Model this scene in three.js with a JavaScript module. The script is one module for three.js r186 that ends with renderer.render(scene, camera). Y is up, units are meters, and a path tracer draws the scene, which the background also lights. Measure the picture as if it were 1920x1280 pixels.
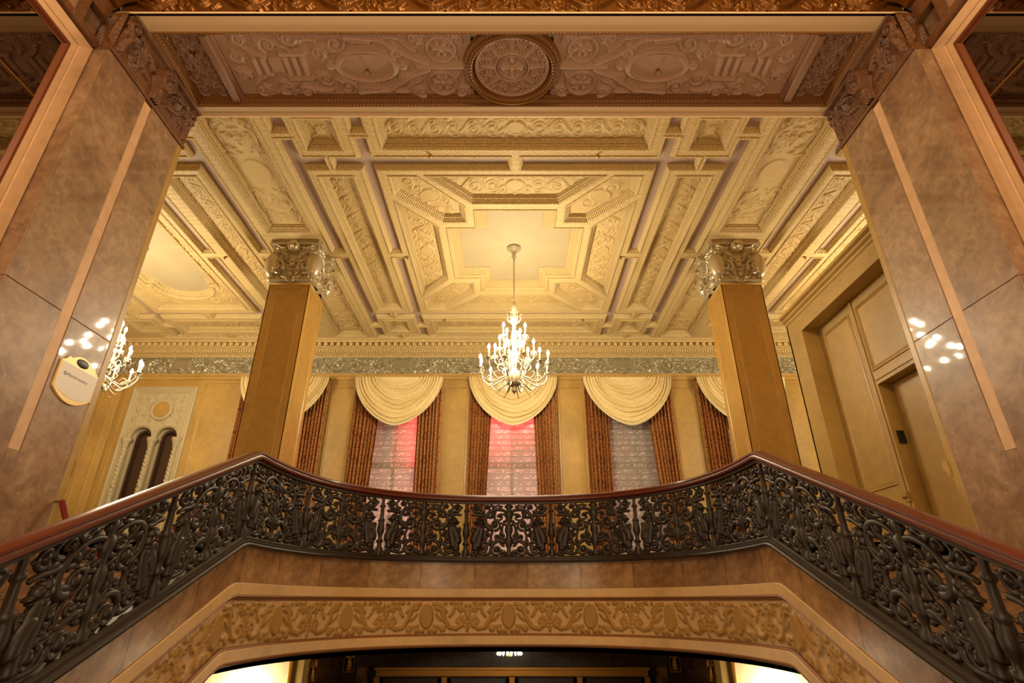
import * as THREE from 'three';
import { mergeGeometries, mergeVertices, toCreasedNormals } from 'three/addons/utils/BufferGeometryUtils.js';
import { RoundedBoxGeometry } from 'three/addons/geometries/RoundedBoxGeometry.js';
import { RectAreaLightUniformsLib } from 'three/addons/lights/RectAreaLightUniformsLib.js';

// ------------------------------------------------------------------ camera, lights, exposure
// Metres. The eye is the origin; depth runs along -z. Upper gallery floor at y 0.56, stair landing at -1.6, lower lobby floor at -4.2.
const scene = new THREE.Scene();
const camera = new THREE.PerspectiveCamera(2 * Math.atan(640 / 1035) * 180 / Math.PI, 1.5, 0.05, 100);
camera.position.set(0, 0, 0);
camera.rotation.x = 25.3 * Math.PI / 180;
scene.add(camera);
scene.background = new THREE.Color(0x05070c);
RectAreaLightUniformsLib.init();
const renderer = new THREE.WebGLRenderer({ antialias: true });
renderer.toneMapping = THREE.LinearToneMapping;
renderer.toneMappingExposure = 0.155;
renderer.shadowMap.enabled = true;
const WARM = new THREE.Color().setRGB(1, 0.79, 0.51);          // candle bulbs
const LIGHT = { bulb: 8.8, hall: 19, hallFill: 175, sconce: 60, lobby: 40, neon: 1000, street: 210 };  // hall chandelier, stair-foot and street-side values drive added unseen lamps
const GLOW = { bulb: 1100, sconce: 300, crystal: 260, neon: 60 };

// ------------------------------------------------------------------ random, noise, textures
let seed = 20240611;
const rnd = () => { seed = (seed * 1664525 + 1013904223) >>> 0; return seed / 4294967296; };
function hash(ix, iy, s) { let h = (ix * 374761393 + iy * 668265263 + s * 1274126177) | 0; h = Math.imul(h ^ (h >>> 13), 1274126177); return ((h ^ (h >>> 16)) >>> 0) / 4294967296; }
function vnoise(x, y, p, s) {
  const x0 = Math.floor(x), y0 = Math.floor(y), fx = x - x0, fy = y - y0, u = fx * fx * (3 - 2 * fx), v = fy * fy * (3 - 2 * fy), m = n => ((n % p) + p) % p;
  const a = hash(m(x0), m(y0), s), b = hash(m(x0 + 1), m(y0), s), c = hash(m(x0), m(y0 + 1), s), d = hash(m(x0 + 1), m(y0 + 1), s);
  return a + (b - a) * u + (c - a) * v + (a - b - c + d) * u * v;
}
function fbm(u, v, p, oct, s) { let t = 0, a = 0.5; for (let i = 0; i < oct; i++) { t += a * vnoise(u * p, v * p, p, s + i); p *= 2; a *= 0.5; } return t; }
const mix = (a, b, t) => a + (b - a) * t, clamp = (x, a = 0, b = 1) => Math.min(b, Math.max(a, x)), smooth = (a, b, x) => { const t = clamp((x - a) / (b - a)); return t * t * (3 - 2 * t); };
const hex = h => [(h >> 16) & 255, (h >> 8) & 255, h & 255];
function tex(n, m, fn, metres, srgb = true) {
  const d = new Uint8Array(n * m * 4);
  for (let j = 0; j < m; j++) for (let i = 0; i < n; i++) { const c = fn(i / n, j / m); d.set([c[0], c[1], c[2], 255], (j * n + i) * 4); }
  const t = new THREE.DataTexture(d, n, m);
  t.wrapS = t.wrapT = THREE.RepeatWrapping; t.magFilter = THREE.LinearFilter; t.minFilter = THREE.LinearMipmapLinearFilter; t.generateMipmaps = true;
  if (srgb) t.colorSpace = THREE.SRGBColorSpace;
  if (metres) t.repeat.set(1 / metres[0], 1 / metres[1]);
  t.needsUpdate = true; return t;
}
const grey = v => { const g = clamp(v) * 255; return [g, g, g]; };
function marbleTex(dark, mid, light, s) {
  return tex(768, 768, (u, v) => {
    const w = fbm(u, v, 4, 5, s), a = fbm(u + w * 0.25, v + w * 0.2, 6, 6, s + 9), b = fbm(u, v, 24, 4, s + 20);
    const vein = Math.pow(1 - Math.abs(2 * fbm(u + 0.1 * a, v, 7, 5, s + 31) - 1), 26), fleck = smooth(0.66, 0.78, fbm(u, v, 60, 3, s + 50));
    let t = smooth(0.2, 0.78, 0.42 * a + 0.34 * b + 0.24 * fbm(u, v, 60, 3, s + 60));
    return [0, 1, 2].map(i => { let c = t < 0.5 ? mix(dark[i], mid[i], t * 2) : mix(mid[i], light[i], t * 2 - 1); c = mix(c, light[i] * 1.12, 0.3 * vein); return clamp(mix(c, light[i] * 1.2, 0.35 * fleck), 0, 255); });
  }, [2.6, 2.6]);
}
const T = {};
T.marble = marbleTex([114, 83, 60], [142, 108, 80], [172, 139, 106], 3);
T.slab = marbleTex([110, 80, 54], [146, 113, 80], [184, 150, 112], 77);
T.glaze = tex(256, 256, (u, v) => { const a = fbm(u, v, 3, 5, 5), b = fbm(u, v, 32, 2, 8); return [0, 1, 2].map(() => 255 * (0.82 + 0.22 * (a - 0.5) + 0.1 * (b - 0.5) + 0.08)); }, [3, 3]);
T.wood = tex(512, 128, (u, v) => { const g = fbm(u * 0.25, v, 16, 4, 12), f = vnoise(u * 8, v * 128, 128, 4), t = clamp(0.55 * g + 0.45 * f); return [mix(70, 122, t), mix(22, 45, t), mix(7, 15, t)]; }, [1.2, 0.16]);
T.bead = tex(64, 32, (u, v) => grey(Math.pow(Math.abs(Math.sin(Math.PI * u)), 0.6) * (0.6 + 0.4 * Math.sin(Math.PI * v))), [0.05, 0.05], false);
T.guil = tex(256, 128, (u, v) => {   // running leaf relief on the narrow ribs
  const a = Math.abs(v - 0.5 - 0.28 * Math.sin(2 * Math.PI * u)), b = Math.abs(v - 0.5 + 0.28 * Math.sin(2 * Math.PI * u)), r = Math.hypot((u % 0.5) - 0.25, (v - 0.5) * 0.5);
  return grey(0.25 + 0.5 * Math.max(smooth(0.12, 0.03, a), smooth(0.12, 0.03, b)) + 0.4 * smooth(0.1, 0.04, r) * (0.6 + 0.4 * Math.cos(6 * Math.atan2((v - 0.5) * 0.5, (u % 0.5) - 0.25))) + 0.2 * (fbm(u, v, 16, 3, 3) - 0.5));
}, [0.3, 0.15], false);
T.plaster = tex(256, 256, (u, v) => grey(fbm(u, v, 24, 4, 41)), [0.6, 0.6], false);
T.brocade = tex(256, 256, (u, v) => {
  const band = ((v * 6) % 1), a = fbm(u, v, 12, 4, 61), leaf = smooth(0.48, 0.58, fbm(u + 0.3 * a, v, 18, 3, 66)), dot = smooth(0.62, 0.7, fbm(u, v, 30, 2, 70));
  let c = [172, 114, 54].map((x, i) => mix(x, [114, 60, 30][i], leaf)); c = c.map((x, i) => mix(x, [140, 40, 26][i], 0.8 * dot));
  return c.map((x, i) => mix(x, [104, 54, 26][i], smooth(0.86, 0.95, band) * 0.8));
}, [0.55, 0.75]);
T.lace = tex(256, 256, (u, v) => {
  const r = (v * 4) % 1, line = smooth(0.93, 0.985, r), a = fbm(u, v, 20, 3, 90), m = smooth(0.46, 0.56, fbm(u + 0.2 * a, v + 0.1 * a, 22, 3, 95)) * smooth(0.1, 0.25, r) * smooth(0.8, 0.6, r);
  const t = 0.72 + 0.24 * m - 0.34 * line; return [240 * t, 226 * t, 208 * t];
}, [0.9, 0.72]);
T.silk = tex(128, 128, (u, v) => { const b = 0.92 + 0.12 * (fbm(u, v, 20, 3, 33) - 0.5); return [250 * b, 228 * b, 168 * b]; }, [0.7, 0.7]);

const lin = h => new THREE.Color(h);
const std = (color, o = {}) => new THREE.MeshStandardMaterial({ color: lin(color), roughness: 0.7, ...o });
const phys = (color, o = {}) => new THREE.MeshPhysicalMaterial({ color: lin(color), roughness: 0.7, ...o });
const M = {
  marble: phys(0xffffff, { map: T.marble, roughness: 0.4, clearcoat: 0.8, clearcoatRoughness: 0.04 }),
  marbleCap: std(0xc8aa88, { map: T.marble, roughness: 0.5 }),
  slabs: [0xffffff, 0xe8dccf, 0xfff2dc, 0xdccdbd].map(c => phys(c, { map: T.slab, roughness: 0.3 })),
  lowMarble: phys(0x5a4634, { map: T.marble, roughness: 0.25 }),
  inlay: std(0xf0c090, { roughness: 0.5, map: T.glaze }),
  trim: std(0xecc084, { roughness: 0.5, map: T.glaze }),
  gild: std(0xb07a2c, { metalness: 0.55, roughness: 0.36 }),
  gildDark: std(0x7c4c16, { metalness: 0.6, roughness: 0.34 }),
  wall: std(0xc8a155, { map: T.glaze, roughness: 0.42 }),
  wallTrim: std(0xccA45a, { map: T.glaze, roughness: 0.38 }),
  column: phys(0xca9a48, { map: T.glaze, roughness: 0.3, clearcoat: 0.4, clearcoatRoughness: 0.2 }),
  rib: std(0xd9bd82, { roughness: 0.6, bumpMap: T.guil, bumpScale: 0.012 }),
  ribPlain: std(0xd9bd80, { roughness: 0.6, bumpMap: T.plaster, bumpScale: 0.003 }),
  mould: std(0xdec286, { roughness: 0.5, bumpMap: T.bead, bumpScale: 0.02 }),
  relief: std(0xd0b276, { roughness: 0.62 }),
  lavender: std(0xb79f8c, { roughness: 0.6 }),
  plain: std(0xb5a47e, { roughness: 0.7 }),
  soffit: std(0xcaa488, { roughness: 0.58 }),
  soffitDark: std(0xa67e64, { roughness: 0.5 }),
  frieze: std(0xb0a88c, { metalness: 0.6, roughness: 0.33 }),
  silver: std(0xc8ba98, { metalness: 0.45, roughness: 0.3 }),
  iron: phys(0x2a1d14, { metalness: 0.15, roughness: 0.5, clearcoat: 0.12, clearcoatRoughness: 0.35 }),
  ironBase: phys(0x2d2017, { metalness: 0.2, roughness: 0.45 }),
  rail: phys(0xffffff, { map: T.wood, roughness: 0.38, clearcoat: 0.3, clearcoatRoughness: 0.12 }),
  goldRelief: std(0xffffff, { vertexColors: true, roughness: 0.55 }),
  bronzeEdge: std(0x8c5c2a, { roughness: 0.5, bumpMap: T.bead, bumpScale: 0.008 }),
  bronzePlain: std(0x86562a, { roughness: 0.5 }),
  beamBorder: std(0xffdcaa, { roughness: 0.5 }),
  redBronze: std(0x6e3414, { roughness: 0.35, metalness: 0.2 }),
  fabric: std(0xffffff, { map: T.brocade, roughness: 0.75 }),
  silk: phys(0xffffff, { map: T.silk, roughness: 0.55, sheen: 0.5, sheenRoughness: 0.4, sheenColor: lin(0xfff0c8) }),
  hem: phys(0xd8cb9e, { roughness: 0.6 }),
  shade: phys(0xffffff, { map: T.lace, roughness: 1, transmission: 0.45, thickness: 0, clearcoat: 0.3, clearcoatRoughness: 0.12 }),
  glass: phys(0xffffff, { roughness: 0.03, transmission: 1, thickness: 0 }),
  paintFrame: std(0xc9b27a, { roughness: 0.5 }),
  mirror: std(0x84786a, { metalness: 1, roughness: 0.02 }),
  candle: std(0xf3dfb0, { roughness: 0.6 }),
  bulb: new THREE.MeshStandardMaterial({ color: 0xffffff, emissive: new THREE.Color().setRGB(1, 0.86, 0.6), emissiveIntensity: GLOW.bulb }),
  crystal: phys(0xffffff, { roughness: 0.05, transmission: 0.9, thickness: 0.01, ior: 1.55 }),
  nicheStone: std(0xb7a883, { roughness: 0.65 }),
  nicheDark: std(0x3a2418, { roughness: 0.4 }),
  velvet: phys(0x6e0c10, { roughness: 0.8, sheen: 0.6, sheenColor: lin(0xd04040), sheenRoughness: 0.5 }),
  darkWood: std(0x2c1a10, { roughness: 0.4 }),
  black: std(0x16140f, { roughness: 0.4 }),
  tread: phys(0xb8a58c, { map: T.slab, roughness: 0.35 }),
  carpet: std(0x6b2a20, { roughness: 0.95 }),
  brass: std(0xa67d3a, { metalness: 0.9, roughness: 0.35 }),
  neon: new THREE.MeshStandardMaterial({ color: 0xff2222, emissive: new THREE.Color().setRGB(1, 0.03, 0.04), emissiveIntensity: GLOW.neon }),
  street: new THREE.MeshStandardMaterial({ color: 0xffffff, emissive: new THREE.Color().setRGB(1, 0.95, 0.9), emissiveIntensity: 20 }),  // white globes of the added lamps outside the blinds
  night: std(0x1b1b1d, { roughness: 0.9 }),
};

// ------------------------------------------------------------------ object helpers
const V = (x, y, d) => new THREE.Vector3(x, y, -d);          // (right, up, depth)
const taken = {};
function numbered(n) { if (!(n in taken)) { taken[n] = 0; return n; } taken[n]++; return n + '_' + String(taken[n]).padStart(3, '0'); }
function shadows(o) { o.castShadow = o.receiveShadow = true; return o; }
function thing(name, label, category, pos = [0, 0, 0], group) {
  const o = new THREE.Group(); o.name = numbered(name); scene.add(o); o.position.set(pos[0], pos[1], -pos[2]);
  o.userData = { label, category }; if (group) o.userData.group = group; return o;
}
function structure(name) { const o = new THREE.Group(); o.name = name; o.userData = { kind: 'structure' }; scene.add(o); return o; }
function part(name, geo, mat, parent, label) {
  const m = shadows(new THREE.Mesh(Array.isArray(geo) ? join(geo) : geo, mat)); m.name = name; if (label) m.userData.label = label; parent.add(m); return m;
}
function join(list) {
  const keep = list.map(g => { g = g.index ? g.toNonIndexed() : g; const o = new THREE.BufferGeometry(); for (const k of ['position', 'normal', 'uv']) o.setAttribute(k, g.attributes[k] || new THREE.BufferAttribute(new Float32Array(g.attributes.position.count * (k === 'uv' ? 2 : 3)), k === 'uv' ? 2 : 3)); return o; });
  return mergeGeometries(keep);
}
function copyOf(root, pos, label, group) {
  const c = root.clone(); c.name = numbered(root.name.replace(/_\d+$/, '')); c.userData = { ...root.userData, label }; if (group) c.userData.group = group;
  c.position.set(pos[0], pos[1], -pos[2]); scene.add(c); return c;
}
// box by extents in (x, y, depth), uv in metres
function box(x0, x1, y0, y1, d0, d1, r = 0) {
  const w = x1 - x0, h = y1 - y0, z = d1 - d0, g = r ? new RoundedBoxGeometry(w, h, z, 2, r) : new THREE.BoxGeometry(w, h, z);
  g.translate((x0 + x1) / 2, (y0 + y1) / 2, -(d0 + d1) / 2); return boxUV(g);
}
function boxUV(g) {
  const p = g.attributes.position, n = g.attributes.normal, uv = new Float32Array(p.count * 2);
  for (let i = 0; i < p.count; i++) {
    const ax = Math.abs(n.getX(i)), ay = Math.abs(n.getY(i)), az = Math.abs(n.getZ(i));
    if (ax >= ay && ax >= az) { uv[2 * i] = p.getZ(i); uv[2 * i + 1] = p.getY(i); } else if (ay >= az) { uv[2 * i] = p.getX(i); uv[2 * i + 1] = p.getZ(i); } else { uv[2 * i] = p.getX(i); uv[2 * i + 1] = p.getY(i); }
  }
  g.setAttribute('uv', new THREE.BufferAttribute(uv, 2)); return g;
}
function raw(pos, uv, idx, crease) {
  let g = new THREE.BufferGeometry(); g.setAttribute('position', new THREE.Float32BufferAttribute(pos, 3)); g.setAttribute('uv', new THREE.Float32BufferAttribute(uv, 2)); g.setIndex(idx);
  if (crease !== undefined) g = toCreasedNormals(g, crease); else g.computeVertexNormals();
  return g;
}
// lathe around a vertical axis from [radius, height] pairs
function lathe(pts, seg = 20, flat = 1) { const g = new THREE.LatheGeometry(pts.map(p => new THREE.Vector2(Math.max(p[0], 1e-4), p[1])), seg); if (flat !== 1) g.scale(1, 1, flat); return g; }
function rod(a, b, r, seg = 8) { const d = b.clone().sub(a), g = new THREE.CylinderGeometry(r, r, d.length(), seg); g.applyQuaternion(new THREE.Quaternion().setFromUnitVectors(new THREE.Vector3(0, 1, 0), d.clone().normalize())); g.translate(...a.clone().add(b).multiplyScalar(0.5).toArray()); return g; }
function curveTube(pts, r, seg = 24, rad = 7, r1 = r) {
  const c = new THREE.CatmullRomCurve3(pts), g = new THREE.TubeGeometry(c, seg, 1, rad), p = g.attributes.position, v = new THREE.Vector3(), q = new THREE.Vector3();
  for (let i = 0; i < p.count; i++) { const t = Math.floor(i / (rad + 1)) / seg; c.getPointAt(t, q); v.fromBufferAttribute(p, i).sub(q).multiplyScalar(mix(r, r1, t)).add(q); p.setXYZ(i, v.x, v.y, v.z); }
  g.computeVertexNormals(); return g;
}
// ------------------------------------------------------------------ plan polygons: inset, moulded frames
function area(P) { let a = 0; P.forEach((p, i) => { const q = P[(i + 1) % P.length]; a += p[0] * q[1] - q[0] * p[1]; }); return a / 2; }
const ccw = P => area(P) < 0 ? P.slice().reverse() : P;
function inset(P, s) {
  return P.map((p, i) => {
    const a = P[(i + P.length - 1) % P.length], b = P[(i + 1) % P.length];
    let e1 = [p[0] - a[0], p[1] - a[1]], e2 = [b[0] - p[0], b[1] - p[1]]; const l1 = Math.hypot(...e1), l2 = Math.hypot(...e2);
    const n1 = [-e1[1] / l1, e1[0] / l1], n2 = [-e2[1] / l2, e2[0] / l2], k = 1 + n1[0] * n2[0] + n1[1] * n2[1];
    return [p[0] + s * (n1[0] + n2[0]) / k, p[1] + s * (n1[1] + n2[1]) / k];
  });
}
// profile = [[inset, height], ...] carried round polygon P (ccw); to(x, y, h) places a point
function moulding(P, profile, to, crease = 0.5) {
  P = ccw(P); const pos = [], uv = [], idx = [], rings = profile.map(([s]) => inset(P, s)), n = P.length;
  for (let e = 0; e < n; e++) {
    const L = Math.hypot(P[(e + 1) % n][0] - P[e][0], P[(e + 1) % n][1] - P[e][1]), b = pos.length / 3; let v = 0;
    profile.forEach(([s, h], k) => {
      if (k) v += Math.hypot(s - profile[k - 1][0], h - profile[k - 1][1]);
      const A = rings[k][e], B = rings[k][(e + 1) % n]; pos.push(...to(A[0], A[1], h).toArray(), ...to(B[0], B[1], h).toArray()); uv.push(0, v, L, v);
    });
    for (let k = 0; k < profile.length - 1; k++) { const o = b + 2 * k; idx.push(o, o + 2, o + 1, o + 1, o + 2, o + 3); }
  }
  return raw(pos, uv, idx, crease);
}
function polyFace(P, holes, h, to, uvScale = 1) {
  const pts = ccw(P).map(p => new THREE.Vector2(...p)), hs = (holes || []).map(H => ccw(H).slice().reverse().map(p => new THREE.Vector2(...p)));
  const tri = THREE.ShapeUtils.triangulateShape(pts, hs), all = [...pts, ...hs.flat()], pos = [], uv = [];
  for (const p of all) { pos.push(...to(p.x, p.y, h).toArray()); uv.push(p.x * uvScale, p.y * uvScale); }
  return raw(pos, uv, tri.flat());
}
function inside(P, x, y) { let c = false; for (let i = 0, j = P.length - 1; i < P.length; j = i++) if ((P[i][1] > y) !== (P[j][1] > y) && x < (P[j][0] - P[i][0]) * (y - P[i][1]) / (P[j][1] - P[i][1]) + P[i][0]) c = !c; return c; }
const rect = (x0, x1, y0, y1) => [[x0, y0], [x1, y0], [x1, y1], [x0, y1]];
// profile swept along a path of {p, side, up} frames
function sweep(frames, profile, crease = 0.6, closed = false) {
  const pos = [], uv = [], idx = []; let L = 0; const m = profile.length; const prof = closed ? [...profile, profile[0]] : profile, k = prof.length;
  frames.forEach((f, i) => {
    if (i) L += f.p.distanceTo(frames[i - 1].p); let v = 0;
    prof.forEach(([s, h], j) => { if (j) v += Math.hypot(s - prof[j - 1][0], h - prof[j - 1][1]); const q = f.p.clone().addScaledVector(f.side, s).addScaledVector(f.up, h); pos.push(q.x, q.y, q.z); uv.push(L, v); });
    if (i) for (let j = 0; j < k - 1; j++) { const a = (i - 1) * k + j, b = i * k + j; idx.push(a, b, a + 1, a + 1, b, b + 1); }
  });
  if (closed) { const tri = THREE.ShapeUtils.triangulateShape(profile.map(q => new THREE.Vector2(...q)), []); for (const r of [0, frames.length - 1]) for (const t of tri) idx.push(...t.map(j => r * k + j)); }
  return raw(pos, uv, idx, crease);
}
// ------------------------------------------------------------------ carved relief as real height
class Relief {
  constructor(w, h, cell) { this.w = w; this.h = h; this.nx = Math.max(3, Math.round(w / cell) + 1); this.ny = Math.max(3, Math.round(h / cell) + 1); this.cx = w / (this.nx - 1); this.cy = h / (this.ny - 1); this.a = new Float32Array(this.nx * this.ny); }
  each(x, y, rx, ry, f) {
    const i0 = Math.max(0, Math.ceil((x - rx) / this.cx)), i1 = Math.min(this.nx - 1, Math.floor((x + rx) / this.cx)), j0 = Math.max(0, Math.ceil((y - ry) / this.cy)), j1 = Math.min(this.ny - 1, Math.floor((y + ry) / this.cy));
    for (let j = j0; j <= j1; j++) for (let i = i0; i <= i1; i++) { const k = j * this.nx + i, v = f((i * this.cx - x) / rx, (j * this.cy - y) / ry); if (v !== undefined) this.a[k] = v < 0 ? Math.max(0, this.a[k] + v) : Math.max(this.a[k], v); }
    return this;
  }
  stamp(x, y, r, h) { return this.each(x, y, r, r, (u, v) => { const t = 1 - u * u - v * v; return t > 0 ? h * Math.sqrt(t) : undefined; }); }
  oval(x, y, rx, ry, h, rim = 0.0) { return this.each(x, y, rx, ry, (u, v) => { const d = Math.hypot(u, v); return d < 1 ? h * Math.min(1, (1 - d) / 0.18) + (rim && d > 0.8 && d < 0.97 ? rim : 0) : undefined; }); }
  dent(x, y, r, h) { return this.each(x, y, r, r, (u, v) => { const t = 1 - u * u - v * v; return t > 0 ? -h * t : undefined; }); }
  slab(x, y, rx, ry, h) { return this.each(x, y, rx, ry, (u, v) => h * Math.min(1, (1 - Math.max(Math.abs(u), Math.abs(v))) / 0.15)); }
  line(pts, r0, r1, h0, h1 = h0) {
    let L = [0]; for (let i = 1; i < pts.length; i++) L.push(L[i - 1] + Math.hypot(pts[i][0] - pts[i - 1][0], pts[i][1] - pts[i - 1][1])); const T = L[L.length - 1] || 1;
    for (let i = 1; i < pts.length; i++) { const n = Math.max(1, Math.ceil((L[i] - L[i - 1]) / (0.4 * Math.max(Math.min(r0, r1), this.cx)))); for (let k = 0; k <= n; k++) { const t = k / n, s = (L[i - 1] + (L[i] - L[i - 1]) * t) / T; this.stamp(mix(pts[i - 1][0], pts[i][0], t), mix(pts[i - 1][1], pts[i][1], t), mix(r0, r1, s), mix(h0, h1, s)); } }
    return this;
  }
  scroll(x, y, R, a0, dir, turns, t, h) {
    const pts = []; for (let k = 0; k <= 40; k++) { const s = k / 40, a = a0 + dir * turns * 2 * Math.PI * s, r = R * (1 - 0.78 * Math.pow(s, 0.8)); pts.push([x + r * Math.cos(a), y + r * Math.sin(a)]); }
    this.line(pts, t, t * 0.6, h, h * 0.8); this.stamp(x, y, R * 0.3, h * 1.1); this.dent(x, y, R * 0.12, h * 0.5);
    for (let k = 0; k < 5; k++) { const a = a0 + dir * (k * 0.5 + 0.4); this.leaf(x + R * Math.cos(a), y + R * Math.sin(a), a + dir * 0.9, R * 0.5, t * 0.9, h * 0.7); }
    return this;
  }
  leaf(x, y, a, len, w, h, curl = 0.8) {
    const pts = []; let px = x, py = y; for (let k = 0; k <= 6; k++) { pts.push([px, py]); px += len / 6 * Math.cos(a); py += len / 6 * Math.sin(a); a += curl / 6; }
    this.line(pts, w, w * 0.3, h, h * 0.6); pts.forEach((p, k) => { if (k > 0 && k < 6) for (const s of [-1, 1]) this.stamp(p[0] + s * w * 0.9 * Math.sin(a - k * 0.1), p[1] - s * w * 0.9 * Math.cos(a - k * 0.1), w * 0.55, h * 0.75); }); return this;
  }
  rosette(x, y, R, n, h) { for (let k = 0; k < n; k++) { const a = 2 * Math.PI * k / n; this.line([[x, y], [x + R * 0.7 * Math.cos(a), y + R * 0.7 * Math.sin(a)]], R * 0.12, R * 0.28, h * 0.6, h); } this.stamp(x, y, R * 0.28, h * 1.25); return this; }
  ring(x, y, rx, ry, t, h) { const pts = []; for (let k = 0; k <= 48; k++) pts.push([x + rx * Math.cos(k * Math.PI / 24), y + ry * Math.sin(k * Math.PI / 24)]); return this.line(pts, t, t, h); }
  mirrorX() { const { a, nx, ny } = this; for (let j = 0; j < ny; j++) for (let i = 0; i < nx >> 1; i++) { const p = j * nx + i, q = j * nx + nx - 1 - i, m = Math.max(a[p], a[q]); a[p] = a[q] = m; } return this; }
  mirrorY() { const { a, nx, ny } = this; for (let j = 0; j < ny >> 1; j++) for (let i = 0; i < nx; i++) { const p = j * nx + i, q = (ny - 1 - j) * nx + i, m = Math.max(a[p], a[q]); a[p] = a[q] = m; } return this; }
  at(x, y) { const i = clamp(Math.round(x / this.cx), 0, this.nx - 1), j = clamp(Math.round(y / this.cy), 0, this.ny - 1); return this.a[j * this.nx + i]; }
  // running scrollwork from x0 to x1: a wavy stem with a spiral in every bay
  rinceau(x0, x1, y, amp, n, t, h, phase = 1) {
    const b = (x1 - x0) / n, pts = [];
    for (let k = 0; k <= n * 12; k++) { const s = k / 12; pts.push([x0 + s * b, y + phase * amp * 0.85 * Math.sin(Math.PI * s)]); } this.line(pts, t, t, h);
    for (let k = 0; k < n; k++) {
      const d = (k % 2 ? -1 : 1) * phase, cx = x0 + (k + 0.5) * b, R = Math.min(amp * 0.72, b * 0.42);
      this.scroll(cx, y - d * amp * 0.1, R, d * Math.PI / 2, -d, 1.6, t, h);
      this.leaf(x0 + k * b, y, d * 2.2, amp * 0.8, t, h * 0.8, -d * 1.4); this.leaf(x0 + k * b + 0.1 * b, y - d * amp * 0.5, -d * 0.9, amp * 0.6, t * 0.9, h * 0.8, d); this.leaf(x0 + k * b + 0.1 * b, y + d * amp * 0.8, d * 0.2, amp * 0.5, t * 0.8, h * 0.7, d * 1.2);
      this.stamp(cx - 0.4 * b, y + d * amp * 0.75, t * 1.2, h * 0.7); this.stamp(cx + 0.42 * b, y - d * amp * 0.8, t * 1.2, h * 0.7);
    }
    return this;
  }
  // grid mesh; to(x, y, height) places a point; keep(x, y) may drop cells; tint(h) gives vertex colours
  geo(to, keep, tint) {
    const { nx, ny, cx, cy, a } = this, pos = new Float32Array(nx * ny * 3), uv = new Float32Array(nx * ny * 2), idx = [], col = tint ? new Float32Array(nx * ny * 3) : null;
    for (let j = 0; j < ny; j++) for (let i = 0; i < nx; i++) { const k = j * nx + i, p = to(i * cx, j * cy, a[k]); pos[3 * k] = p.x; pos[3 * k + 1] = p.y; pos[3 * k + 2] = p.z; uv[2 * k] = i * cx; uv[2 * k + 1] = j * cy; if (col) col.set(tint(a[k]), 3 * k); }
    for (let j = 0; j < ny - 1; j++) for (let i = 0; i < nx - 1; i++) { if (keep && !keep((i + 0.5) * cx, (j + 0.5) * cy)) continue; const k = j * nx + i; idx.push(k, k + 1, k + nx, k + 1, k + nx + 1, k + nx); }
    const g = new THREE.BufferGeometry(); g.setAttribute('position', new THREE.BufferAttribute(pos, 3)); g.setAttribute('uv', new THREE.BufferAttribute(uv, 2)); if (col) g.setAttribute('color', new THREE.BufferAttribute(col, 3)); g.setIndex(idx); g.computeVertexNormals(); return g;
  }
}
function bulbLight(parent, x, y, z, intensity, size = 1) {
  const l = new THREE.PointLight(WARM, intensity, 0, 2); l.position.set(x, y, z); l.castShadow = true; l.shadow.radius = size; l.name = 'bulb_light'; parent.add(l); return l;
}

// ================================================================== SETTING: gallery ceiling
const CX = 0.07, DC = 11.78, HC = 8.0;
const ceilTo = (x, b, h) => V(x + CX, HC + h, DC + b);
const ceiling = structure('ceiling');
const P_RELIEF = [[-0.05, 0], [-0.045, -0.022], [-0.015, -0.022], [0, 0.0], [0.015, 0.03], [0.03, 0.03], [0.045, 0.06], [0.075, 0.07], [0.08, 0.1], [0.1, 0.105], [0.11, 0.15]];
const P_CHANNEL = [[-0.055, 0], [-0.05, -0.02], [-0.02, -0.02], [-0.012, 0.01], [0.012, 0.03], [0.02, 0.05], [0.03, 0.11]];
const P_CROSS = [[-0.02, 0], [0, -0.02], [0.03, -0.02], [0.04, 0.03], [0.09, 0.05], [0.1, 0.09], [0.14, 0.1], [0.15, 0.14], [0.2, 0.15], [0.22, 0.19], [0.26, 0.2], [0.27, 0.225]];
const reliefCache = {};
function reliefFor(key, w, h, cell, draw) { const k = key + w.toFixed(2) + h.toFixed(2); if (!reliefCache[k]) { const r = new Relief(w, h, cell); draw(r); reliefCache[k] = r; } return reliefCache[k]; }
const HR = 0.03;
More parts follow.
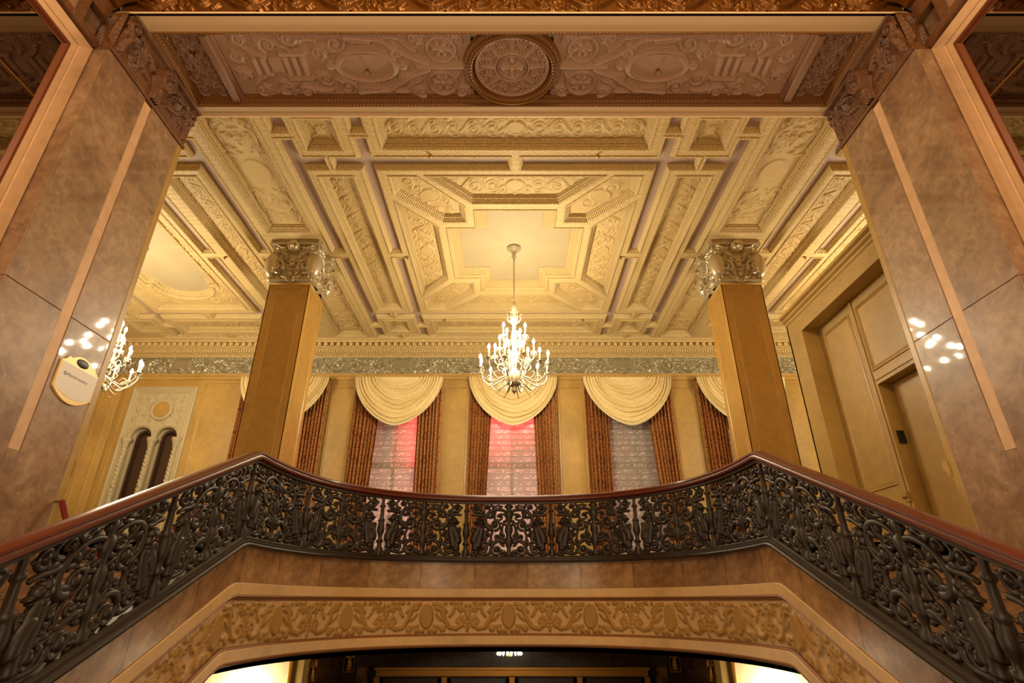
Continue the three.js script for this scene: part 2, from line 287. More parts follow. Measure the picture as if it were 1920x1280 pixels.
// long panels: cartouche in the middle, scrollwork to both ends
function acanthus(r, x, y, a, len, t, h) {   // a curling leaf spray with side fronds
  r.leaf(x, y, a, len, t, h, 1.1); r.leaf(x, y, a + 0.5, len * 0.7, t * 0.8, h * 0.85, -1.2); r.leaf(x, y, a - 0.6, len * 0.65, t * 0.8, h * 0.85, 1.4); r.stamp(x, y, t * 1.6, h);
}
function longDesign(r) {
  const { w, h } = r, y = h / 2, t = h * 0.03, n = Math.max(2, Math.round((w / 2 - 0.3 * h) / (h * 0.62)));
  r.rinceau(w / 2 + 0.42 * h, w - 0.04 * h, y, h * 0.42, n, t, HR);
  for (let k = 0; k < n; k++) { const x = w / 2 + 0.42 * h + (k + 0.5) * (w / 2 - 0.46 * h) / n; acanthus(r, x + 0.2 * h, y + (k % 2 ? 0.34 : -0.34) * h, k % 2 ? 2.6 : -2.6, h * 0.26, t, HR * 0.8); acanthus(r, x - 0.2 * h, y + (k % 2 ? -0.1 : 0.1) * h, k % 2 ? -0.5 : 0.5, h * 0.22, t, HR * 0.8); }
  r.mirrorX();
  r.oval(w / 2, y, h * 0.34, h * 0.3, HR * 0.55, HR * 0.6); r.scroll(w / 2 - 0.4 * h, y + 0.28 * h, h * 0.12, 0, 1, 1.2, t, HR); r.scroll(w / 2 - 0.4 * h, y - 0.28 * h, h * 0.12, 0, -1, 1.2, t, HR); r.stamp(w / 2, y + 0.38 * h, h * 0.08, HR); r.stamp(w / 2, y - 0.38 * h, h * 0.08, HR); r.mirrorX();
}
function wideDesign(r) {   // vases, swags, scrolls and a broad plain oval
  const { w, h } = r, y = h / 2, t = h * 0.022, X = k => w / 2 + w * k;
  for (const [k, q, R] of [[0.2, 0.34, 0.1], [0.28, 0.2, 0.09], [0.37, 0.32, 0.12], [0.45, 0.22, 0.1], [0.47, 0.4, 0.07], [0.31, 0.42, 0.06], [0.15, 0.43, 0.05]]) { r.scroll(X(k), y + q * h, h * R, k * 9, q > 0.3 ? 1 : -1, 1.5, t, HR); acanthus(r, X(k) - 0.05 * h, y + (q - 0.14) * h, 0.9 + k * 3, h * 0.22, t, HR * 0.9); }
  for (const [k, q] of [[0.24, 0.08], [0.33, 0.1], [0.41, 0.07], [0.18, 0.22], [0.43, 0.44]]) acanthus(r, X(k), y + q * h, k * 14, h * 0.24, t, HR * 0.85);
  for (const k of [0.25, 0.38]) { r.slab(X(k), y, h * 0.04, h * 0.12, HR * 0.9); r.slab(X(k) + 0.07 * h, y, h * 0.012, h * 0.17, HR); r.slab(X(k) + 0.12 * h, y, h * 0.03, h * 0.08, HR); r.rosette(X(k) + 0.22 * h, y, h * 0.09, 6, HR); }
  r.line([[X(0.15), y + 0.12 * h], [X(0.2), y + 0.4 * h], [X(0.3), y + 0.46 * h], [X(0.36), y + 0.44 * h]], t, t, HR); r.mirrorX(); r.mirrorY();
  r.oval(w / 2, y, h * 0.46, h * 0.34, HR * 0.5, HR * 0.3);
}
function squareDesign(r) { const { w, h } = r, m = Math.min(w, h); r.rosette(w / 2, h / 2, m * 0.24, 8, HR); for (const a of [0.8, 2.3, 3.9, 5.5]) { r.leaf(w / 2 + m * 0.25 * Math.cos(a), h / 2 + m * 0.25 * Math.sin(a), a, m * 0.32, m * 0.04, HR, 1.4); r.scroll(w / 2 + w * 0.36 * Math.sign(Math.cos(a)), h / 2 + h * 0.36 * Math.sign(Math.sin(a)), m * 0.09, a, 1, 1.2, m * 0.03, HR); } }
const ceilHoles = [];
function bounds(P) { const x = P.map(p => p[0]), y = P.map(p => p[1]); return [Math.min(...x), Math.max(...x), Math.min(...y), Math.max(...y)]; }
// a carved coffer: relief bed, raised frame; `along` picks the long axis of the carving ('x' or 'b')
function coffer(P, along, design, key, name = 'coffer_panel') {
  P = ccw(P); ceilHoles.push(inset(P, -0.045));
  const Q = inset(P, 0.085), [x0, x1, y0, y1] = bounds(Q), lx = x1 - x0, ly = y1 - y0, sw = along === 'b';
  const r = reliefFor(key, sw ? ly : lx, sw ? lx : ly, 0.022, design);
  const to = (u, v, h) => sw ? ceilTo(x0 + v, y0 + u, 0.145 - h) : ceilTo(x0 + u, y0 + v, 0.145 - h);
  const m = part(name, r.geo(to, P.length === 4 && Math.abs(P[0][1] - P[1][1]) < 1e-3 && Math.abs(P[1][0] - P[2][0]) < 1e-3 ? null : (u, v) => inside(Q, ...(sw ? [x0 + v, y0 + u] : [x0 + u, y0 + v]))), M.relief, ceiling);
  part('coffer_frame', moulding(P, P_RELIEF, ceilTo), M.mould, m);
  return m;
}
function channel(P) {
  P = ccw(P); ceilHoles.push(inset(P, -0.05));
  const m = part('channel_bed', polyFace(inset(P, 0.0), null, 0.105, ceilTo), M.lavender, ceiling);
  part('channel_frame', moulding(P, P_CHANNEL, ceilTo), M.mould, m);
}
for (const sx of [-1, 1]) for (const sy of [-1, 1]) {
  const q = P => ccw(P.map(([a, b]) => [sx * a, sy * b]));
  // lavender channels of the middle bay
  channel(q([[0.13, 3.1], [2.86, 3.1], [2.86, 0.14], [3.12, 0.14], [3.12, 3.1], [3.66, 3.1], [3.66, 3.4], [3.12, 3.4], [3.12, 3.92], [2.86, 3.92], [2.86, 3.4], [0.13, 3.4]]));
  channel(q([[4.28, 0.14], [4.58, 0.14], [4.58, 3.88], [4.28, 3.88], [4.28, 3.4], [3.82, 3.4], [3.82, 3.1], [4.28, 3.1]]));
  channel(q([[0.13, 4.64], [2.84, 4.64], [2.84, 4.08], [3.1, 4.08], [3.1, 4.64], [3.66, 4.64], [3.66, 4.8], [0.13, 4.8]]));
  channel(q([[4.28, 4.08], [4.58, 4.08], [4.58, 4.8], [3.82, 4.8], [3.82, 4.64], [4.28, 4.64]]));
  coffer(q(rect(3.4, 4.06, 3.64, 4.36)), 'x', squareDesign, 'sq', 'coffer_square');
  coffer(q([[2.6, 2.85], [2.06, 2.85], [1.16, 1.9], [1.16, 1.38], [1.67, 1.38], [2.6, 2.31]]), 'x', r => { const { w, h } = r; r.oval(w / 2, h / 2, w * 0.2, h * 0.17, HR * 0.6, HR * 0.5); for (const [x, y, R, a, d] of [[0.3, 0.68, 0.13, 0, 1], [0.7, 0.3, 0.13, 3, 1], [0.74, 0.62, 0.1, 1, -1], [0.3, 0.32, 0.1, 4, -1], [0.88, 0.86, 0.1, 2, 1], [0.16, 0.14, 0.1, 5, 1], [0.55, 0.86, 0.08, 2, -1], [0.86, 0.5, 0.08, 2, 1], [0.42, 0.12, 0.08, 2, 1], [0.12, 0.5, 0.08, 0, 1]]) r.scroll(x * w, y * h, R * w, a, d, 1.4, w * 0.028, HR); }, 'dg', 'coffer_corner');
  // wide carved panels beside the columns
  coffer(q(rect(4.88, 5.9, 0.98, 4.72)), 'b', wideDesign, 'wd', 'coffer_wide');
  // outer bays
  const o = P => q(P.map(([c, b]) => [9.42 + c, b]));
  for (const s of [-1, 1]) {
    const z = P => o(P.map(([c, b]) => [s * c, b]));
    channel(z([[0.13, 3.1], [1.55, 3.1], [1.55, 0.14], [1.78, 0.14], [1.78, 3.1], [2.24, 3.1], [2.24, 3.4], [1.78, 3.4], [1.78, 3.92], [1.55, 3.92], [1.55, 3.4], [0.13, 3.4]]));
    channel(z([[2.97, 0.14], [3.22, 0.14], [3.22, 3.88], [2.97, 3.88], [2.97, 3.4], [2.4, 3.4], [2.4, 3.1], [2.97, 3.1]]));
    channel(z([[0.13, 4.64], [1.53, 4.64], [1.53, 4.08], [1.76, 4.08], [1.76, 4.64], [2.24, 4.64], [2.24, 4.8], [0.13, 4.8]]));
    coffer(z(rect(2.06, 2.74, 3.64, 4.36)), 'x', squareDesign, 'sq', 'coffer_square');
  }
}
for (const sy of [-1, 1]) {
  const q = P => ccw(P.map(([a, b]) => [a, sy * b]));
  coffer(q([[-1.78, 2.86], [-0.95, 2.04], [0.95, 2.04], [1.78, 2.86]]), 'x', longDesign, 'np', 'coffer_trapezoid');
  coffer(q(rect(-2.58, 2.58, 3.66, 4.42)), 'x', longDesign, 'n2', 'coffer_long');
  for (const s of [-1, 1]) coffer(q(rect(s * 9.42 - 1.28, s * 9.42 + 1.28, 3.66, 4.42)), 'x', longDesign, 'n3', 'coffer_long');
}
for (const sx of [-1, 1]) {
  const q = P => ccw(P.map(([a, b]) => [sx * a, b]));
  coffer(q([[2.63, -2.0], [2.63, 2.0], [1.83, 1.16], [1.83, -1.16]]), 'b', longDesign, 'wp', 'coffer_trapezoid');
  coffer(q(rect(3.38, 4.06, -2.85, 2.85)), 'b', longDesign, 'sd', 'coffer_long');
  for (const s of [-1, 1]) coffer(q(rect(9.42 + s * 2.45 - 0.3, 9.42 + s * 2.45 + 0.3, -2.85, 2.85)), 'b', longDesign, 'nr', 'coffer_narrow');
  // oval coffer of the outer bay
  const F = q(rect(9.42 - 1.33, 9.42 + 1.33, -2.85, 2.85)), c0 = sx * 9.42;
  ceilHoles.push(inset(F, -0.045));
  const ov = []; for (let k = 0; k <= 16; k++) { const a = Math.PI * k / 16; ov.push([0.78 * Math.cos(a), 1.72 + 0.62 * Math.sin(a)]); }
  const O = ccw([[0.98, 1.6], [0.78, 1.6], ...ov, [-0.78, 1.6], [-0.98, 1.6], [-0.98, -1.6], [-0.78, -1.6], ...ov.map(([a, b]) => [-a, -b]), [0.78, -1.6], [0.98, -1.6]].map(([a, b]) => [c0 + a, b]));
  const clean = ccw(O.filter((p, i) => { const n = O[(i + 1) % O.length]; return Math.hypot(p[0] - n[0], p[1] - n[1]) > 1e-3; }));
  const r = new Relief(2.5, 5.54, 0.025);
  for (const [x, y] of [[0.3, 0.35], [0.3, 0.95], [0.75, 0.3], [0.22, 1.9], [0.2, 2.5], [0.7, 0.75]]) { r.scroll(x, y, 0.2, x * 4, 1, 1.4, 0.03, HR); r.leaf(x + 0.1, y + 0.2, 1.2, 0.4, 0.03, HR, 1.3); }
  r.mirrorX(); r.mirrorY();
  const [x0, , y0] = bounds(inset(F, 0.08));
  const bed = part('coffer_oval_bed', r.geo((u, v, h) => ceilTo(x0 + u, y0 + v, 0.1 - h), (u, v) => !inside(clean, x0 + u, y0 + v)), M.relief, ceiling);
  part('coffer_frame', moulding(F, P_RELIEF.map(([s, h]) => [s, Math.min(h, 0.11)]), ceilTo), M.mould, bed);
  part('oval_frame', moulding(clean, [[-0.1, 0.1], [-0.09, 0.06], [-0.05, 0.05], [-0.04, 0.08], [0, 0.09], [0.0, 0.16], [0.06, 0.17], [0.07, 0.21], [0.09, 0.26]], ceilTo), M.mould, bed);
  part('oval_bed', polyFace(inset(clean, 0.05), null, 0.255, ceilTo), M.plain, bed);
}
{ // the cross over the chandelier
  const C = ccw([[0.93, 1.8], [0.93, 1.14], [1.62, 1.14], [1.62, -1.14], [0.93, -1.14], [0.93, -1.8], [-0.93, -1.8], [-0.93, -1.14], [-1.62, -1.14], [-1.62, 1.14], [-0.93, 1.14], [-0.93, 1.8]]);
  ceilHoles.push(inset(C, -0.015));
  const bed = part('coffer_cross', polyFace(inset(C, 0.2), null, 0.222, ceilTo), M.plain, ceiling);
  part('coffer_frame', moulding(C, P_CROSS, ceilTo), M.mould, bed);
}
part('ribs', polyFace(rect(-13.6, 13.5, -5.8, 5.4), ceilHoles, 0, ceilTo), M.rib, ceiling, 'cream plaster ribs between the coffers');
part('slab', box(-13.6, 13.6, 8.32, 8.5, 5.9, 17.3), M.ribPlain, ceiling);

// ================================================================== SETTING: far wall of the gallery
const DW = 17.1, FY = 0.56;
const wallFar = structure('wall_far');
const winX = [-7.4, -3.67, 0.035, 3.75, 7.45];
const WO = 1.16, WTOP = 6.5, WBOT = 1.2;
{
  const holes = [], to = (x, y, h) => V(x, y, DW + h);
  for (const x of winX) holes.push(rect(x - WO, x + WO, WBOT, WTOP));
  for (const s of [-1]) holes.push(rect(s * 11.37 - 0.92, s * 11.37 + 0.92, FY + 0.1, 6.28));
  const pils = []; for (let i = 0; i < 4; i++) pils.push((winX[i] + winX[i + 1]) / 2);
  part('plaster', [polyFace(rect(-13.5, 13.5, FY, 8.3), holes, 0, to), ...holes.map((H, i) => i < 5 ? moulding(H, [[0, 0], [0, 0.32]], to) : moulding(H, [[0, 0], [0, 0.1]], to))], M.wall, wallFar);
  part('backing', holes.slice(5).map(H => polyFace(inset(H, -0.03), null, 0.62, to)), M.nicheDark, wallFar);
  for (const x of pils) { const f = part('pilaster_panel', moulding(rect(x - 0.38, x + 0.38, FY + 1.1, 6.42), [[-0.02, 0], [-0.01, -0.025], [0.03, -0.03], [0.05, 0], [0.06, 0.0]], to), M.wallTrim, wallFar); part('pilaster_field', polyFace(rect(x - 0.33, x + 0.33, FY + 1.15, 6.37), null, -0.006, to), M.wall, f); }
  for (const x of winX) part('window_casing', [-1, 1].map(s => box(x + s * (WO + 0.13) - 0.1, x + s * (WO + 0.13) + 0.1, FY, 6.55, DW - 0.05, DW, 0.015)), M.wallTrim, wallFar);
  for (const [a, b] of [[-10.1, -8.75], [8.75, 10.1], [-13.35, -12.6], [12.6, 13.35]]) part('wall_panel', moulding(rect(a, b, FY + 1.1, 6.56), [[-0.04, 0], [-0.03, -0.03], [0.01, -0.035], [0.03, -0.01], [0.05, 0]], to), M.wallTrim, wallFar);
  part('architrave', sweep([-13.5, 13.5].map(x => ({ p: V(x, 0, DW), side: V(0, 0, -1), up: V(0, 1, 0) })), [[0, 6.66], [0.04, 6.68], [0.04, 6.78], [0.07, 6.8], [0.07, 6.86], [0, 6.87]], 0.3), M.wallTrim, wallFar);
  // carved silver-green frieze, in lengths of one window bay
  const r = new Relief(3.7, 0.61, 0.018);
  r.rinceau(0.42, 1.85, 0.305, 0.27, 2, 0.024, 0.05); r.slab(0, 0.34, 0.3, 0.19, 0.035); r.rosette(0.0, 0.1, 0.1, 6, 0.05); r.scroll(0.36, 0.46, 0.08, 1, 1, 1.2, 0.02, 0.05); r.line([[0.02, 0.58], [1.85, 0.58]], 0.02, 0.02, 0.03); r.slab(1.85, 0.42, 0.22, 0.05, 0.03); r.slab(1.85, 0.28, 0.12, 0.05, 0.04); r.rosette(1.85, 0.12, 0.09, 6, 0.05); for (const [x, y, a, l] of [[0.5, 0.5, 0.2, 0.3], [0.75, 0.08, 0.4, 0.25], [0.95, 0.52, -0.4, 0.3], [1.2, 0.1, 0.6, 0.25], [1.45, 0.5, 0.1, 0.25], [1.6, 0.12, 1.0, 0.25], [0.6, 0.28, 1.2, 0.2], [1.08, 0.3, 2.0, 0.22], [1.35, 0.32, 0.9, 0.2], [1.65, 0.4, 0.3, 0.15], [0.3, 0.08, 0.1, 0.2]]) acanthus(r, x, y, a, l, 0.02, 0.045); r.stamp(1.0, 0.3, 0.03, 0.05); r.mirrorX(); for (let q = 0; q < r.a.length; q++) r.a[q] *= 1.5;
  const g = r.geo((u, v, h) => V(u - 1.85, v, h ? -h : 0));
  for (let k = -4; k <= 3; k++) { const m = part('frieze_panel', g, M.frieze, wallFar); m.position.set((k + 0.5) * 3.7 + 0.035, 6.87, -(DW - 0.012)); }
  // cornice
  part('cornice', sweep([-13.5, 13.5].map(x => ({ p: V(x, 0, DW), side: V(0, 0, -1), up: V(0, 1, 0) })), [[0, 7.47], [0.05, 7.48], [0.05, 7.51], [0.1, 7.53], [0.11, 7.56], [0.2, 7.57], [0.2, 7.66], [0.24, 7.67], [0.27, 7.7], [0.34, 7.71], [0.34, 7.86], [0.42, 7.87], [0.44, 7.93], [0.47, 7.94], [0.47, 8.01]], 0.35), M.mould, wallFar);
  const mod = new RoundedBoxGeometry(0.11, 0.12, 0.12, 2, 0.03); boxUV(mod);
  for (let k = 0; k < 128; k++) { const m = part('modillion', mod, M.ribPlain, wallFar); m.position.set(-13.35 + k * 0.21, 7.79, -(DW - 0.4)); }
  const den = []; for (let k = 0; k < 320; k++) den.push(box(-13.45 + k * 0.084, -13.45 + k * 0.084 + 0.05, 7.58, 7.65, DW - 0.245, DW - 0.19));
  part('dentil_row', den, M.ribPlain, wallFar).userData.kind = 'stuff';
  const egg = new THREE.SphereGeometry(0.03, 7, 5), eggs = []; for (let k = 0; k < 245; k++) eggs.push(egg.clone().translate(-13.45 + k * 0.11, 7.525, -(DW - 0.11)));
  part('egg_row', eggs, M.ribPlain, wallFar).userData.kind = 'stuff';
}
for (const [n, x] of [['wall_left', -13.5], ['wall_right', 13.5]]) {
  const w = structure(n), s = Math.sign(x); part('plaster', box(Math.min(x, x + s * 0.2), Math.max(x, x + s * 0.2), FY - 0.2, 8.4, 5.8, 17.7), M.wall, w);
  const to = (d, y, h) => V(x - s * h * -1, y, d);
  for (const [a, b] of [[15.9, 16.9], [12.4, 15.6], [8.9, 12.1], [6.6, 8.6]]) part('wall_panel', moulding(rect(a, b, FY + 1.1, 6.56), [[-0.05, 0], [-0.03, -0.05 * s], [0.02, -0.05 * s], [0.04, -0.02 * s], [0.07, 0]], (d, y, h) => V(x + h, y, d)), M.wallTrim, w);
  part('cornice', sweep([[17, 0], [5.9, 0]].map(([d]) => ({ p: V(x, 0, d), side: V(-s, 0, 0), up: V(0, 1, 0) })), [[0, 7.47], [0.1, 7.53], [0.2, 7.57], [0.2, 7.66], [0.34, 7.71], [0.34, 7.86], [0.47, 7.94], [0.47, 8.01]], 0.35), M.mould, w);
}
// front walls of the gallery beyond the piers, and the wall over the beam
for (const s of [-1, 1]) {
  const w = structure(s < 0 ? 'wall_front_left' : 'wall_front_right');
  part('plaster', box(Math.min(s * 5.2, s * 13.6), Math.max(s * 5.2, s * 13.6), -4.2, 9.4, 5.75, 5.98), M.wall, w);
}
{ // floors
  const f = structure('floor'), W = 2.9, hole = []; for (let k = 0; k <= 40; k++) { const a = Math.PI * k / 40, c = Math.cos(a), s = Math.sin(a); hole.push([-0.05 + W * Math.sign(c) * Math.pow(Math.abs(c), 2 / 2.4), 6.1 + 3.0 * Math.pow(Math.max(s, 0), 2 / 2.4)]); }
  const out = [[13.6, 5.98], [13.6, 17.7], [-13.6, 17.7], [-13.6, 5.98], [-2.95, 5.98], ...hole.slice().reverse().filter((p, i, a) => i > 0 && i < a.length - 1), [2.85, 5.98]];
  const sh = new THREE.Shape(out.map(p => new THREE.Vector2(p[0], p[1]))), g = new THREE.ExtrudeGeometry(sh, { depth: 0.12, bevelEnabled: false, curveSegments: 4 });
  g.applyMatrix4(new THREE.Matrix4().set(1, 0, 0, 0, 0, 0, -1, FY, 0, -1, 0, 0, 0, 0, 0, 1)); part('carpet_floor', g, M.carpet, f);
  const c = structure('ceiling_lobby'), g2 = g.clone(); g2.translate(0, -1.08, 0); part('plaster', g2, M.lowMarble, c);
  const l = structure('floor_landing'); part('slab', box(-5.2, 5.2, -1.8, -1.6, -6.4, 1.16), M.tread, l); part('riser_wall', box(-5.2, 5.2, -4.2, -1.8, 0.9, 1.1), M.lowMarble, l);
  part('slab', box(-13.8, 13.8, -4.4, -4.2, -6.5, 17.8), M.tread, structure('floor_lobby'));
}
{ // hall on the near side: walls, ceiling
  for (const s of [-1, 1]) {
    const w = structure(s < 0 ? 'wall_hall_left' : 'wall_hall_right'), X = s * 4.99, b = (x, x2, ...r) => box(Math.min(x, x2), Math.max(x, x2), ...r);
    part('marble', b(X, X + s * 0.22, -4.2, 9.4, -6.4, 4.4), M.marble, w);
    // entablature over the mirror
    part('frieze_band', b(s * 4.9, X, 6.36, 6.62, -6.2, 4.39, 0), M.marbleCap, w); part('architrave', b(s * 4.88, X, 5.9, 5.99, -6.2, 4.39), M.marbleCap, w); part('cornice', sweep([4.39, -6.2].map(d => ({ p: V(X, 0, d), side: V(-s, 0, 0), up: V(0, 1, 0) })), [[0, 6.6], [0.15, 6.62], [0.2, 6.7], [0.42, 6.78], [0.46, 6.92], [0.5, 7.0], [0, 7.02]], 0.3), M.gildDark, w);
    for (let k = 0; k < 7; k++) { const d = 4.1 - k * 1.5; const f = part('frieze_frame', moulding(rect(d - 1.05, d, 6.0, 6.35), [[-0.06, -0.05], [-0.03, -0.09], [0.02, -0.09], [0.04, -0.02]], (a, y, h) => V(X + s * h, y, a)), M.marbleCap, w); part('frieze_bed', polyFace(rect(d - 1.03, d - 0.02, 6.02, 6.33), null, -0.01, (a, y, h) => V(X + s * h, y, a)), M.soffitDark, f); }
  }
  part('plaster', box(-5.2, 5.2, -4.2, 9.4, -6.4, -6.2), M.wall, structure('wall_hall_back'));
  part('plaster', box(-5.3, 5.3, 9.4, 9.6, -6.5, 6.0), M.ribPlain, structure('ceiling_hall'));
}
{ // lower lobby seen under the stair arch
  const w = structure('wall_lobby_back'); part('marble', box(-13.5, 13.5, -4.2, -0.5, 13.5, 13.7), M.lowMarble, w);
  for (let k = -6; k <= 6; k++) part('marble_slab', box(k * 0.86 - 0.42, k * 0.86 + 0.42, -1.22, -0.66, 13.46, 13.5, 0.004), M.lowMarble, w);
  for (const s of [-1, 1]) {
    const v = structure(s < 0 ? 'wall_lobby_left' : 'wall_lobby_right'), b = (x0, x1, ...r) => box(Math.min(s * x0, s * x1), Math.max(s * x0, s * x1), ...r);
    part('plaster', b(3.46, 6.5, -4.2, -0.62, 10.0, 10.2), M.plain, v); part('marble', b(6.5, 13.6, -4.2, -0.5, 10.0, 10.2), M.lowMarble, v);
    part('corner_moulding', b(3.43, 3.49, -4.2, -0.62, 9.95, 10.05, 0.02), M.gild, v); part('pilaster', b(3.26, 3.45, -4.2, -0.62, 9.98, 10.3), M.wallTrim, v);
    part('return_wall', b(3.3, 3.46, -4.2, -0.62, 10.3, 13.5), M.lowMarble, v); part('pilaster', b(2.95, 3.3, -4.2, -0.62, 12.2, 13.5, 0.01), M.lowMarble, v);
  }
}

// ================================================================== WINDOWS, SHADES, CURTAINS, SWAGS
const GW = 'tall windows along the far wall', place = ['leftmost window, half hidden by the left column', 'window left of the chandelier', 'middle window behind the chandelier', 'window right of the chandelier', 'rightmost window, half hidden by the right column'];
winX.forEach((x, i) => {
  const w = structure('window_' + (i + 1)), d0 = DW + 0.2;
  const fr = part('window_frame', [box(x - WO, x - WO + 0.1, WBOT, WTOP, d0, d0 + 0.1, 0.01), box(x + WO - 0.1, x + WO, WBOT, WTOP, d0, d0 + 0.1, 0.01), box(x - WO, x + WO, WTOP - 0.1, WTOP, d0, d0 + 0.1, 0.01), box(x - WO, x + WO, WBOT, WBOT + 0.12, d0, d0 + 0.1, 0.01)], M.paintFrame, w);
  part('mullion', [box(x - 0.05, x + 0.05, WBOT + 0.1, WTOP - 0.1, d0 + 0.01, d0 + 0.09, 0.01)], M.paintFrame, fr);
  part('transom', [box(x - WO + 0.1, x + WO - 0.1, 3.72, 3.84, d0 + 0.01, d0 + 0.09, 0.01)], M.paintFrame, fr);
  for (const s of [-1, 1]) for (const [a, b] of [[WBOT + 0.12, 3.72], [3.84, WTOP - 0.1]]) part('pane', box(Math.min(x + s * 0.05, x + s * (WO - 0.1)), Math.max(x + s * 0.05, x + s * (WO - 0.1)), a, b, d0 + 0.045, d0 + 0.053), M.glass, fr);
  part('window_sill', box(x - WO - 0.1, x + WO + 0.1, WBOT - 0.08, WBOT, DW - 0.1, d0, 0.015), M.wallTrim, w);
  // lace roman shade: shallow overlapping folds
  const pos = [], uv = [], idx = [], rows = 180, y0 = WBOT + 0.1, y1 = WTOP - 0.05, cols = 16, hw = WO - 0.03;
  for (let r = 0; r <= rows; r++) for (let c = 0; c <= cols; c++) { const t = r / rows, y = mix(y0, y1, t), f = ((y * 5.55) % 1), u = c / cols; pos.push(x - hw + 2 * hw * u, y, -(DW + 0.12) + 0.025 * f + 0.004 * Math.sin(u * 19 + y * 3)); uv.push(2 * hw * u + i * 0.37, y); if (r && c) { const a = (r - 1) * (cols + 1) + c - 1; idx.push(a, a + 1, a + cols + 1, a + 1, a + cols + 2, a + cols + 1); } }
  const lab = ['grey lace blind showing beside the left column', 'lace blind glowing pink left of the chandelier, brightest red at its right edge', 'lace blind glowing pink behind the chandelier in the middle window', 'unlit grey lace blind right of the chandelier', 'grey lace blind showing beside the right column'][i];
  const sh = thing('roman_blind', lab, 'blind', [0, 0, 0], GW.replace('windows', 'lace blinds'));
  part('shade_cloth', raw(pos, uv, idx), M.shade, sh); part('bottom_rail', box(x - hw, x + hw, y0 - 0.03, y0, DW + 0.11, DW + 0.13, 0.008), M.hem, sh);
});
function curtainGeo(xo0, xo1, xi0, xi1, y0, y1, folds, s) {
  const pos = [], uv = [], idx = [], n = folds * 10, m = 40;
  for (let r = 0; r <= m; r++) for (let c = 0; c <= n; c++) {
    const t = r / m, u = c / n, y = mix(y1, y0, t), a = mix(xo0, xo1, t), b = mix(xi0, xi1, t);
    const ph = u * folds * 2 * Math.PI + 0.5 * Math.sin(s * 3 + u * 9), amp = 0.085 * (0.6 + 0.6 * hash(Math.floor(u * folds), 3, s));
    pos.push(mix(a, b, u) + 0.012 * Math.sin(ph * 2 + 1), y, -(DW - 0.12) + amp * Math.sin(ph + 0.25 * Math.sin(t * 4 + u * 6))); uv.push(u * folds * 0.22, y);
    if (r && c) { const k = (r - 1) * (n + 1) + c - 1; idx.push(k, k + n + 1, k + 1, k + 1, k + n + 1, k + n + 2); }
  }
  return raw(pos, uv, idx);
}
const CUR = [[0.52, 0.78, 0.62, 0.75], [0.53, 0.76, 0.62, 0.78], [0.68, 0.9, 0.6, 0.76], [0.52, 0.62, 0.75, 1.0], [0.55, 0.7, 0.6, 0.7]];
const cw = ['the leftmost window, beside the left column', 'the window left of the chandelier', 'the middle window behind the chandelier', 'the window right of the chandelier', 'the rightmost window, beside the right column'];
